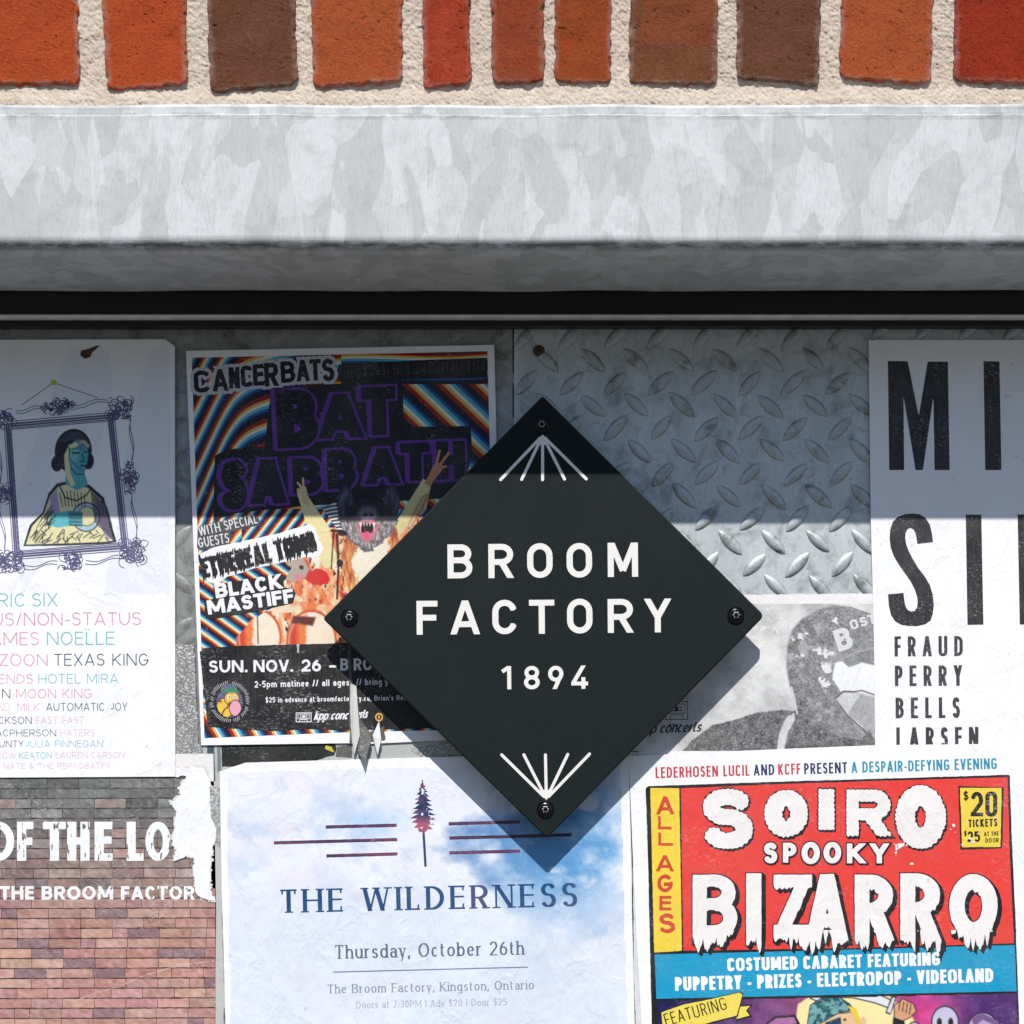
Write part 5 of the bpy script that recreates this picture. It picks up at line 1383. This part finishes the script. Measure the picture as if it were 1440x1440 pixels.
# ---- black and white player poster
t, d = poster('ball_player_poster', 'black and white poster of a player in a cap lettered BOST beside the sign', [(870, 838), (1222, 834.5), (1232, 835), (1236, 1075), (870, 1075)], 0, (244, 240, 238), .6)
def player(X, Y):
    n = fbm(X, Y, 40, 3, 5); f = fbm(X, Y, 7, 9, 4); ff = vnoise(X, Y, 1.3, 5)
    base = 232-48*np.clip((n-.42)*3, 0, 1)-34*np.clip((880-Y)/60, 0, 1)*np.clip((fbm(X, Y, 60, 4, 3)-.2)*1.6, 0, 1)
    img = base[..., None]*np.array([1, 1, .99])
    def s(dd, c, w=1.3, grain=0):
        nonlocal img
        c = np.asarray(c, float)*np.ones(X.shape+(3,))
        if grain: c = c+(grain*(ff-.45)+grain*1.2*(f-.5))[..., None]
        m = smooth(dd, w); img = img*(1-m)+c*m
    pe = np.clip((fbm(X, Y, 10, 44, 4)-.60)*9, 0, 1)
    body = d_poly(X, Y, [(956, 1060), (975, 1040), (1002, 1020), (1030, 1013), (1062, 1003), (1098, 998), (1116, 1000), (1130, 990), (1180, 985), (1232, 1040), (1232, 1060)])+2*(f-.5)
    s(body, 104, 1.5, 74)
    helm = d_poly(X, Y, [(1110, 962), (1106, 935), (1107, 908), (1114, 886), (1128, 870), (1150, 857), (1172, 851), (1196, 853), (1232, 866), (1232, 1045), (1180, 1035), (1122, 1005), (1116, 985)])+1.2*(f-.5)
    s(helm, 128, 1.5, 62)
    m_ = (smooth(helm, 1.3)[..., 0]*pe*.55)[..., None]; img = img*(1-m_)+205*m_
    m_ = (smooth(helm, 1.3)[..., 0]*np.clip((X-1110)/120, 0, 1)*.35)[..., None]; img = img*(1-m_)+170*m_
    s(d_poly(X, Y, [(1092, 1057), (1096, 1030), (1106, 1008), (1117, 1003), (1118, 1012), (1108, 1030), (1102, 1057)]), 214, 1.5, 20)
    s(d_path(X, Y, [(1113, 966), (1117, 984), (1121, 1004)], 2.2), 226)
    s(np.abs(helm)-.9+3*np.clip((Y-960)/10, 0, 1)+np.where(X > 1180, 3, 0), 178)
    s(np.abs(d_path(X, Y, [(1186, 926), (1204, 917), (1232, 910)], .5))-.9, 200)
    s(np.maximum(d_poly(X, Y, [(1150, 920), (1232, 905), (1232, 950), (1180, 960)])+4*(f-.5), 0-1e9*0), 148, 5, 40)
    # worn white holes
    for cx_, cy_, rx, ry, ro in ((1124, 895, 11, 4.5, -.35), (1158, 918, 12, 6, .2), (1162, 938, 8, 9, .3), (1160, 961, 8, 4, .9), (1176, 873, 3, 4, 0), (1128, 921, 6, 2.5, -.2), (1085, 885, 7, 2, .2), (1096, 915, 6, 3, .3), (1080, 930, 5, 4, 0), (1072, 884, 3, 1.5, 0)):
        s(d_ell(X, Y, cx_, cy_, rx*.85, ry*.85, ro)+13*(fbm(X, Y, 4.5, int(cx_), 3)-.5), 236, 1.5)
    s(d_poly(X, Y, [(1174, 932), (1184, 930), (1194, 938), (1212, 932), (1232, 936), (1232, 980), (1200, 972), (1182, 972), (1170, 955)])+3*(f-.5), 246, 1.5)
    s(d_path(X, Y, [(1176, 981), (1186, 972), (1200, 973), (1212, 971), (1232, 978)], 1.6), 60)
    s(d_poly(X, Y, [(1174, 985), (1186, 974), (1214, 974), (1232, 980), (1232, 1035), (1215, 1024), (1190, 1004)]), 212, 1.5, 14)
    s(d_poly(X, Y, [(1192, 1004), (1210, 976), (1232, 982), (1232, 1042), (1212, 1020)]), 172, 1.5, 20)
    s(d_path(X, Y, [(1176, 985), (1192, 1006), (1214, 1026), (1232, 1048)], 1.4), 70)
    s(d_poly(X, Y, [(1208, 1046), (1222, 1026), (1236, 1050), (1236, 1060), (1210, 1060)]), 110, 2, 50)
    img = img+((ff-.5)*9)[..., None]
    return img
picture('player_picture', 872, 849, 1236, 1056, 1.0, player, d+PS, M['worn'], t)
BL_ = font(t=.26, th=.22, kr=.6)
F = Field(1160, 858, 1240, 926, .5)
put(F, 'B', 1180, 917, 31, .74, .32, BL_); put(F, 'O', 1197.5, 886, 13.5, .85, .3, BL_); put(F, 'S', 1210.5, 882, 13.5, .8, .25, BL_); put(F, 'T', 1221.5, 878.5, 13.5, .9, .2, BL_)
shape('lettering', F, np.maximum(F.F, (fbm(F.X, F.Y, 8, 40, 3)-.78)*12), d+PS*2, M['worn'], t, ink((226, 226, 226)))
cassette(936, 986.5, 31, 25, (34, 34, 36), 2, 'print', t, d)
line_text('lettering', 'kpp concerts', 897, 1032, 985, 1029, 15, SCRIPT, d+PS*2, M['print'], t, (34, 34, 36), .45)
line_print('lettering', [[(941, 1019), (943, 1019)], [(945.5, 1019), (947.5, 1019)], [(950, 1019), (952, 1019)], [(956.5, 1019), (957.5, 1019)]], 1.8, d+PS*2, M['print'], t, (60, 60, 62), .4)

# ---- big black letter poster on the right
t, d = poster('black_letter_poster', 'white poster with tall black letters MI and SI above FRAUD PERRY BELLS LARSEN', [(1221.5, 478), (1520, 478), (1520, 1075), (1231, 1075), (1229, 900), (1224.5, 730)], 1)
INK = (50, 49, 52)
def big(ch, x0, yt, x1, yb, f, lean=0):
    F = Field(x0-4, yt-4, x1+6, yb+4, .7)
    h = yb-yt; ff = dict(f); ff['shear'] = -lean
    letter(F, ch, x0+lean*h, yt, x1+lean*h, yb, ff)
    shape('letter', F, F.F, d+PS, M['black'], t, ink(INK))
F = Field(1244, 503, 1340, 665, .7)
M_ = [(1248.5, 507.5), (1276.5, 508), (1292, 585), (1304.5, 508.5), (1333, 508.5), (1335.5, 661), (1314.3, 661), (1312.5, 557), (1298, 661), (1287.5, 661), (1270.5, 557), (1271.5, 661), (1250.5, 661)]
shape('letter', F, d_poly(F.X, F.Y, M_), d+PS, M['black'], t, ink(INK))
for pts in ([(1383, 508), (1405.5, 508), (1408.3, 661), (1385.5, 661)], [(1358, 723.6), (1380, 723.6), (1383, 878.5), (1360.5, 878.8)], [(1431, 723.4), (1454, 723.4), (1456.5, 878), (1434, 878.4)], [(1456, 508), (1478, 508), (1480, 661), (1458, 661)]):
    F = Field(pts[0][0]-4, pts[0][1]-4, pts[2][0]+4, pts[2][1]+4, .8)
    shape('letter', F, d_poly(F.X, F.Y, pts), d+PS, M['black'], t, ink(INK))
# the tall S, drawn as a variable stroke
F = Field(1244, 716, 1318, 886, .6)
sp1 = arc(1281, 0, 20.5, 28, 0, 180)
SP = [(448,250),(360,260),(357,235),(350,200),(338,178),(322,170),(305,176),(294,198),(292,230),(298,262),(312,300),(335,345),(365,395),(400,440),(430,490),(447,545),(453,600),(448,650),(435,690),(405,712),(360,722),(315,722),(270,715),(235,695),(212,660),(200,610),(195,543),(282,535),(286,570),(292,605),(305,630),(325,640),(345,636),(358,618),(362,590),(358,555),(345,515),(322,470),(290,425),(258,380),(228,330),(210,280),(204,230),(207,180),(222,135),(250,108),(290,92),(330,88),(370,92),(405,112),(430,150),(442,200)]
Gs = d_poly(F.X, F.Y, [(1200+a_/4, 700+b_/4) for a_, b_ in SP])
shape('letter', F, Gs, d+PS, M['black'], t, ink(INK))
NAME = font(t=.165, th=.145, kr=1.05, fw=.5, sp=.26)
for s, x0, x1, y0, h in (('FRAUD', 1258, 1354, 923.3, 28.5), ('PERRY', 1258.5, 1353, 965, 29), ('BELLS', 1259.5, 1350, 1010.3, 29.3), ('LARSEN', 1260.5, 1376, 1052.3, 29.5)):
    line_text('lettering', s, x0, y0, x1, y0-.6, h, NAME, d+PS, M['black'], t, (62, 62, 66), .5)

# ---- cloud poster
t, d = poster('cloud_poster', 'pale blue watercolour cloud poster for THE WILDERNESS with a dark pine tree', [(309, 1085), (345, 1072.5), (560, 1066), (760, 1061), (884, 1059), (888, 1250), (893, 1460), (318, 1460), (312, 1260)], 4)
def cloud(X, Y):
    n = fbm(X, Y*1.25, 120, 21, 6); m = fbm(X, Y*1.3, 46, 5, 6); q = fbm(X, Y, 200, 9, 4); g = fbm(X, Y, 9, 66, 4)
    white = np.array([238, 241, 250.]); blue = np.array([160, 200, 238.]); deep = np.array([64, 142, 204.]); pink = np.array([242, 236, 244.]); lav = np.array([216, 227, 241.])
    a_ = np.clip((m-.46)*4.2+(n-.5)*1.6, 0, 1)
    img = white*(1-a_[..., None])+pink*a_[..., None]
    b_ = np.clip((n-.50)*4.5+(m-.5)*2.0-np.clip((1240-Y)/900, 0, 1)*0+.25*np.clip((X-760)/100, -.4, 1), 0, 1)*np.clip((1330-Y)/110, 0, 1)
    img = img*(1-.6*b_[..., None])+blue*.6*b_[..., None]
    c_ = np.clip((1-np.abs(X-770)/150-np.abs(Y-1190)/190)*1.5+(m-.45)*2.2, 0, 1)*np.clip((Y-1075)/30, 0, 1)
    img = img*(1-.85*c_[..., None])+(deep*(.55+.45*np.clip((X-640)/200, 0, 1))[..., None]+np.array([110, 126, 176.])*(.45-.45*np.clip((X-640)/200, 0, 1))[..., None])*.85*c_[..., None]
    w = np.clip((m-.55)*7, 0, 1)*np.clip((X-700)/80, 0, 1)*np.clip((1330-Y)/100, 0, 1)
    img = img*(1-.8*w[..., None])+white*.8*w[..., None]
    low = np.clip((Y-1215)/90, 0, 1)[..., None]; lc = lav*(1-np.clip(q*1.2-.1, 0, 1)[..., None])+white*np.clip(q*1.2-.1, 0, 1)[..., None]
    img = img*(1-low*(.85-.5*np.clip((X-740)/100, 0, 1)[..., None]*np.clip((1400-Y)/120, 0, 1)[..., None]))+lc*low*(.85-.5*np.clip((X-740)/100, 0, 1)[..., None]*np.clip((1400-Y)/120, 0, 1)[..., None])
    return img+((g-.5)*12)[..., None]
CM = [(319, 1085.5), (540, 1080), (873, 1068), (878, 1250), (884, 1460), (324, 1460), (320, 1250)]
picture('cloud_picture', 316, 1064, 888, 1460, 2.0, cloud, d+PS, M['print'], t, mask=lambda X, Y: d_poly(X, Y, CM))
def barcol(V):
    n = vnoise(V[:, 0]*9000, V[:, 2]*200, 14.0, 3)[:, None]
    n = np.clip(n*2.6-1.2, 0, 1); return ink((28, 34, 72))*(1-n)+ink((150, 84, 116))*n*.9
for x0, y0, x1, y1 in ((458, 1163, 558, 1160.5), (385, 1185.3, 558.5, 1180.6), (459, 1203.7, 559, 1200.8), (631, 1158.5, 731, 1155.8), (632, 1178.5, 804, 1174), (632, 1199.3, 731.5, 1196.8)):
    F = Field(min(x0, x1)-3, y1-5, x1+3, y0+5, .7); shape('bar_print', F, d_box(F.X, F.Y, (x0, y0), (x1, y1), 4.6)+.5*(fbm(F.X, F.Y, 4, 3, 2)-.5), d+PS*2, M['print'], t, barcol)
# pine tree
F = Field(570, 1092, 616, 1222, .4); X, Y = F.X, F.Y
wd = np.interp(Y, [1096, 1104, 1112, 1122, 1132, 1142, 1150, 1158, 1166, 1171], [.3, 3.5, 6.5, 9.5, 13, 15.5, 19, 15, 13, 3])
tooth = (((Y-1096)/6.6) % 1)
cxx = 593.8+(Y-1096)*.022
side = np.where(X > cxx, 1, -1)
tooth2 = (((Y-1096+side*2.2)/6.6) % 1)
G = np.abs(X-cxx)-wd*(.42+.62*tooth2)-4*(fbm(X, Y, 5, 3, 3)-.5)
G = np.maximum(G, np.maximum(1096.5-Y, Y-1170)); G = np.maximum(G, (fbm(X, Y, 6, 33, 3)-.72)*14)
G = np.minimum(G, d_cap(X, Y, (595.3, 1165), (598.3, 1217.5), 1.7))
def treecol(V):
    y = HZ-(V[:, 2]-CZ)/S; x = 720+V[:, 0]/S
    k = (np.clip((y-1146)/12, 0, 1)*np.clip((1176-y)/8, 0, 1)*.75+.45*np.clip(vnoise(x, y, 9, 4)*2-1, 0, 1)*(y < 1172))[:, None]; k = np.clip(k, 0, 1)
    return ink((34, 50, 96))*(1-k)+ink((190, 96, 124))*k
shape('pine_tree_print', F, G, d+PS*2, M['print'], t, treecol)
def wildcol(V):
    x = 720+V[:, 0]/S; k = np.clip(1-np.abs(x-672)/34, 0, 1)[:, None]; q = vnoise(x, x*0, 60, 9)[:, None]
    return ink((16, 76, 124))*(1-k)+ink((96, 88, 136))*k*.9
F = Field(390, 1232, 820, 1290, .5)
text(F, 'THE WILDERNESS', 395, 1284, 812, 1274.5, 33, SERIF)
shape('lettering', F, F.F, d+PS*2, M['print'], t, wildcol)
line_text('lettering', 'Thursday, October 26th', 471.5, 1348.5, 737, 1342.5, 19.5, SERIFT, d+PS*2, M['print'], t, (92, 108, 134), .45)
line_print('rule_line', [[(469, 1367), (742, 1360)]], 1.7, d+PS*2, M['print'], t, (122, 132, 160), .5)
line_text('lettering', 'The Broom Factory, Kingston, Ontario', 461, 1397.3, 751, 1391.2, 12.8, SERIFT, d+PS*2, M['print'], t, (142, 148, 170), .4)
line_text('lettering', 'Doors at 7:30PM | Adv $20 | Door $25', 501, 1418.3, 713, 1413.5, 9.8, SERIFT, d+PS*2, M['print'], t, (176, 182, 200), .38)

# ---- red comic poster
t, d = poster('red_comic_poster', 'red, yellow and blue comic style poster lettered SOIRO SPOOKY BIZARRO with a dripping title', [(884, 1063), (1060, 1055), (1226, 1048), (1400, 1046), (1520, 1043), (1520, 1460), (903, 1460), (894, 1300)], 4)
TIT = font(t=.165, th=.145, kr=1.1, fw=.62, sp=.11)
sl_ = -.0273
def yb_(x): return 1094.5+(x-922)*sl_
for s, x0, x1, c_ in (('LEDERHOSEN LUCIL', 922, 1054, (206, 62, 72)), ('AND', 1060, 1089, (44, 52, 104)), ('KCFF', 1094.5, 1126, (212, 66, 72)), ('PRESENT', 1131, 1191.5, (40, 48, 100)), ('A DESPAIR-DEFYING EVENING', 1197.5, 1402, (40, 150, 176))):
    line_text('lettering', s, x0, yb_(x0), x1, yb_(x1), 15.5, TIT, d+PS, M['print'], t, c_, .45)
BLK = (26, 26, 30)
poly_print('black_frame', [(908, 1109), (912, 1105.5), (1100, 1099), (1270, 1094), (1418, 1089.5), (1420, 1091), (1423, 1180), (1428, 1290), (1434, 1460), (917, 1460), (914, 1330), (911, 1200)], d+PS, M['print'], t, BLK, .8, .5)
poly_print('yellow_column', [(914.5, 1108), (955, 1108.5), (957, 1220), (959, 1337), (920, 1339.5), (917, 1220)], d+PS*2, M['print'], t, (248, 214, 66), .8, .4)
poly_print('red_panel', [(957.5, 1108.5), (1100, 1102.5), (1270, 1097), (1417, 1093), (1420, 1200), (1426, 1326.5), (1200, 1333), (961, 1337), (959, 1220)], d+PS*2, M['print'], t, (236, 66, 58), .8, .4)
poly_print('blue_panel', [(920.5, 1342.3), (1180, 1336), (1427, 1328.8), (1429.5, 1394), (1180, 1399), (923, 1404.5)], d+PS*2, M['print'], t, (18, 158, 200), .8, .3)
MARK = font(t=.19, th=.18, kr=0)
for ch, x0, yt, x1, yb in (('A', 923.5, 1120, 947.5, 1145), ('L', 925.5, 1148, 944, 1166), ('L', 926, 1171, 946.5, 1189), ('A', 923, 1203, 947, 1225), ('G', 924.5, 1230, 946, 1254.5), ('E', 927.5, 1260, 944, 1280), ('S', 927, 1285, 949, 1312)):
    F = Field(x0-3, yt-3, x1+3, yb+3, .5); letter(F, ch, x0, yt, x1, yb, MARK); shape('lettering', F, F.F-.3+.8*(fbm(F.X, F.Y, 6, 2, 2)-.5), d+PS*3, M['print'], t, ink((214, 72, 42)))
BLOB = font(t=.36, th=.30, kr=0)
CREAM = (246, 240, 236)
def comic(lets, f, wobA, wobS, out_w, sh, drips=False, r=.7):
    xs_ = [l[1] for l in lets]+[l[3] for l in lets]; ys_ = [l[2] for l in lets]+[l[4] for l in lets]
    F = Field(min(xs_)-10, min(ys_)-10, max(xs_)+14, max(ys_)+(36 if drips else 12), r)
    for ch, x0, yt, x1, yb, *ff in lets: letter(F, ch, x0, yt, x1, yb, ff[0] if ff else f)
    G = F.F
    if wobA:
        # scalloped outline: rows of bumps
        ang = np.arctan2(*np.gradient(G)); 
        G = G+wobA*(np.abs(((F.X/wobS) % 1)-.5)+np.abs(((F.Y/wobS+.3) % 1)-.5)-.5)*1.6+wobA*.8*(fbm(F.X, F.Y, wobS, 3, 2)-.5)
    if drips:
        # liquid runs: the shape smeared downwards by a jagged length that grows towards the foot
        yb_f = max(ys_)
        S_ = smear(smear(G, r, 1, 22, 6, 15, 5), r, 1, 7, 3, 6, 8)
        base_ = np.minimum(smear(G, r, 1, 5, 4, 8, 21), G)
        G = np.where(F.Y > yb_f-14, S_, base_)
        G = G+.9*(fbm(F.X, F.Y, 8, 4, 2)-.5)
    dx, dy = int(sh[0]/r), int(sh[1]/r)
    O = G-out_w
    n = max(abs(dx), abs(dy), 1)
    for i in range(1, n+1): O = np.minimum(O, np.roll(np.roll(G, int(dy*i/n), axis=0), int(dx*i/n), axis=1)-out_w)
    shape('letter_outline', F, O, d+PS*3, M['print'], t, ink(BLK)); shape('lettering', F, G, d+PS*4, M['print'], t, ink(CREAM))
comic([('S', 987, 1109, 1059, 1194, font(t=.29, th=.26, kr=0))], BLOB, 1.6, 6.5, 1.5, (1.5, 2.5))
comic([('O', 1075, 1111, 1136, 1177, font(t=.38, th=.33, kr=0))], BLOB, 1.6, 6.5, 1.5, (1.5, 2.5))
comic([('I', 1150.5, 1109, 1173, 1167, font(t=.38, th=.33, kr=0))], BLOB, 1.6, 6.5, 1.5, (1.5, 2.5))
comic([('R', 1190, 1110, 1252, 1176, font(t=.27, th=.26, kr=0))], BLOB, 1.6, 6.5, 1.5, (1.5, 2.5))
comic([('O', 1259, 1104, 1330, 1194, font(t=.31, th=.33, kr=0))], BLOB, 1.6, 6.5, 1.5, (1.5, 2.5))
SPK = font(t=.27, th=.235, kr=0)
comic([('S', 1074, 1185, 1093, 1214), ('P', 1101, 1185, 1120, 1213), ('O', 1127, 1184, 1153, 1215), ('O', 1158, 1184, 1183, 1214), ('K', 1191, 1186, 1217, 1214), ('Y', 1223, 1186, 1250, 1214)], SPK, 0, 6, 1.7, (1.2, 2))
BZ = font(t=.225, th=.19, kr=0)
comic([('B', 974, 1230, 1037, 1318), ('I', 1046, 1228, 1074, 1318, font(t=.24, th=.2)), ('Z', 1088, 1230, 1142, 1318, font(t=.215, th=.2)), ('A', 1134, 1229, 1192, 1322, font(t=.21, th=.2)), ('R', 1202, 1230, 1256, 1322), ('R', 1266, 1228, 1322, 1322), ('O', 1335, 1229, 1403, 1318, font(t=.24, th=.24, kr=0))], BZ, 0, 6, 1.5, (5, 4.5), True)
# ticket box
poly_print('ticket_box', [(1347.5, 1105.5), (1411.5, 1107), (1409.5, 1193), (1350.5, 1195)], d+PS*3, M['print'], t, BLK, .7, .4)
poly_print('ticket_box', [(1350, 1108), (1408.5, 1108), (1407, 1191), (1353, 1191.5)], d+PS*4, M['print'], t, (246, 216, 74), .7, .5)
PR = font(t=.17, th=.15, kr=1.0)
F = Field(1350, 1105, 1410, 1196, .45)
letter(F, '$', 1354.5, 1113, 1362, 1125, font(t=.17, th=.15)); letter(F, '2', 1365, 1113.5, 1382.5, 1148, PR); letter(F, '0', 1385.5, 1113, 1402.5, 1148.5, PR)
text(F, 'TICKETS', 1362, 1163.5, 1402.5, 1162, 11, font(t=.2, th=.17, fw=.7))
letter(F, '$', 1355.5, 1168.5, 1359.5, 1175.5, font(t=.2, th=.17)); letter(F, '2', 1360.5, 1169, 1368.5, 1184, font(t=.2, th=.17)); letter(F, '5', 1370, 1169, 1378.5, 1184, font(t=.2, th=.17))
text(F, 'AT THE', 1384, 1176, 1404.5, 1175, 6.2, font(t=.2, th=.17, fw=.7)); text(F, 'DOOR', 1386, 1185, 1404.5, 1184.5, 6.4, font(t=.2, th=.17, fw=.8))
shape('lettering', F, F.F, d+PS*5, M['worn'], t, ink((30, 28, 24)))
BC = font(t=.245, th=.19, kr=1.0, fw=.60, sp=.065)
line_text('lettering', 'COSTUMED CABARET FEATURING', 1023, 1366, 1322, 1357.5, 18.5, BC, d+PS*6, M['print'], t, (250, 250, 252), .5)
line_text('lettering', 'PUPPETRY - PRIZES - ELECTROPOP - VIDEOLAND', 949.5, 1393.5, 1397, 1381, 19.5, BC, d+PS*6, M['print'], t, (250, 250, 252), .5)
def scene_pic(X, Y):
    k = np.clip((X-930)/240, 0, 1)[..., None]; dots = (((np.floor(X/1.9)+np.floor(Y/1.9)) % 2)*16)[..., None]
    img = np.array([34, 38, 92.])*(1-k)+np.array([186, 96, 150.])*k
    k2 = np.clip((X-1270)/110, 0, 1)[..., None]; img = img*(1-k2)+np.array([92, 50, 120.])*k2
    k3 = np.clip(1-np.hypot(X-1300, Y-1425)/60, 0, 1)[..., None]; img = img*(1-k3)+np.array([230, 70, 150.])*k3
    img = img-dots+((fbm(X, Y, 14, 8, 3)-.5)*50)[..., None]
    def s(dd, c, w=1.2):
        nonlocal img; img = over(img, smooth(dd, w), c)
    s(d_poly(X, Y, [(1115, 1460), (1122, 1412), (1140, 1401), (1180, 1398), (1250, 1400), (1282, 1428), (1300, 1460)])+3*(fbm(X, Y, 9, 3)-.5), (250, 234, 168), 2)
    BK = (24, 24, 32)
    sword = d_poly(X, Y, [(1140, 1404), (1150, 1392), (1175, 1387), (1205, 1389), (1235, 1398), (1256, 1408), (1252, 1418), (1230, 1410), (1200, 1403), (1165, 1402), (1150, 1408)])
    s(sword-1, BK); s(sword+.6, (234, 232, 236))
    s(d_poly(X, Y, [(1254, 1402), (1260, 1402), (1252, 1426), (1246, 1424)])-.8, BK); s(d_poly(X, Y, [(1255, 1403), (1259, 1403), (1252, 1425), (1247, 1423)]), (226, 224, 228))
    hand = d_poly(X, Y, [(1258, 1414), (1270, 1405), (1284, 1412), (1288, 1422), (1280, 1430), (1268, 1436), (1258, 1432)])
    s(hand-1.2, BK); s(hand, (222, 160, 122))
    for q in range(4): s(d_cap(X, Y, (1266+q*5, 1408+q*1.5), (1264+q*5, 1420+q*2), .6), BK)
    s(d_poly(X, Y, [(1256, 1430), (1272, 1436), (1274, 1460), (1254, 1460)]), BK)
    hat = d_poly(X, Y, [(1136, 1440), (1140, 1414), (1158, 1402), (1180, 1403), (1194, 1412), (1200, 1420), (1180, 1424), (1160, 1436), (1146, 1446)])
    s(hat-1.2, BK); s(hat, (30, 84, 92)); s(np.maximum(hat, (fbm(X, Y, 6, 6)-.5)*8), (120, 170, 170))
    face = d_poly(X, Y, [(1150, 1442), (1178, 1426), (1198, 1424), (1206, 1440), (1208, 1460), (1150, 1460)]); s(face-1, BK); s(face, (240, 196, 150))
    s(d_poly(X, Y, [(1192, 1414), (1204, 1418), (1212, 1440), (1214, 1460), (1206, 1460), (1204, 1436)]), (240, 206, 60)); s(d_ell(X, Y, 1188, 1434, 2.2, 1.6), BK); s(d_poly(X, Y, [(1160, 1438), (1182, 1430), (1184, 1446), (1164, 1450)]), (28, 60, 84))
    s(d_ell(X, Y, 1214, 1437, 4.5, 7), (240, 196, 150)); 
    for cx_, cy_, rx, ry, c_ in ((1329, 1438, 18, 22, (206, 200, 226)), (1382, 1446, 20, 21, (190, 160, 200)), (1286, 1448, 8, 10, (226, 190, 210))):
        s(d_ell(X, Y, cx_, cy_, rx+1.8, ry+1.8), BK); s(d_ell(X, Y, cx_, cy_, rx, ry), c_)
    s(d_ell(X, Y, 1321, 1438, 3.6, 6.5), BK); s(d_ell(X, Y, 1337, 1438, 3.6, 6.5), BK)
    s(d_poly(X, Y, [(1366, 1432), (1380, 1424), (1404, 1436), (1404, 1444), (1382, 1434), (1370, 1444)]), (120, 90, 140)); 
    s(d_poly(X, Y, [(1078, 1440), (1090, 1430), (1118, 1428), (1124, 1440), (1110, 1444), (1084, 1446)])-1, BK); s(d_poly(X, Y, [(1080, 1440), (1091, 1432), (1117, 1430), (1121, 1439), (1110, 1442), (1086, 1444)]), (176, 110, 160))
    return img
picture('comic_picture', 923, 1396, 1431, 1460, 1.2, scene_pic, d+PS*2, M['print'], t, mask=lambda X, Y: d_poly(X, Y, [(924, 1407.2), (1180, 1402), (1430, 1396.5), (1433, 1470), (925, 1470)]))
bn = [(930, 1424), (960, 1413), (1000, 1405), (1040, 1395.5), (1044, 1399), (1036, 1428), (1004, 1436), (965, 1448), (934, 1462)]
poly_print('banner', [(1036, 1414), (1059, 1412), (1052, 1421), (1058, 1430), (1035, 1436)], d+PS*3, M['print'], t, BLK, .7); poly_print('banner', [(1037, 1416), (1055, 1414.5), (1049, 1421), (1054, 1428), (1036, 1433)], d+PS*4, M['print'], t, (246, 222, 90), .7)
c_ = (sum(p[0] for p in bn)/len(bn), sum(p[1] for p in bn)/len(bn))
poly_print('banner', [(x+(1.6 if x > c_[0] else -1.6), y+(1.6 if y > c_[1] else -1.6)) for x, y in bn], d+PS*5, M['print'], t, BLK, .7, .4); poly_print('banner', bn, d+PS*6, M['print'], t, (246, 222, 90), .7, .3)
line_text('lettering', 'FEATURING', 937, 1443, 1023, 1419, 17.5, font(t=.1, th=.09, fw=.55, kr=.8), d+PS*7, M['print'], t, (34, 30, 24), .45)
# rubbed white flecks on the comic poster
F = Field(1255, 1100, 1432, 1400, .9); n = fbm(F.X, F.Y, 9, 70, 4)
shape('rubbed_flecks', F, np.maximum((.735-n)*30, d_poly(F.X, F.Y, [(1250, 1190), (1310, 1160), (1400, 1140), (1425, 1175), (1300, 1200), (1250, 1250), (1240, 1400), (1275, 1400), (1290, 1260)])), d+PS*8, M['paper'], t, ink((246, 244, 244)))
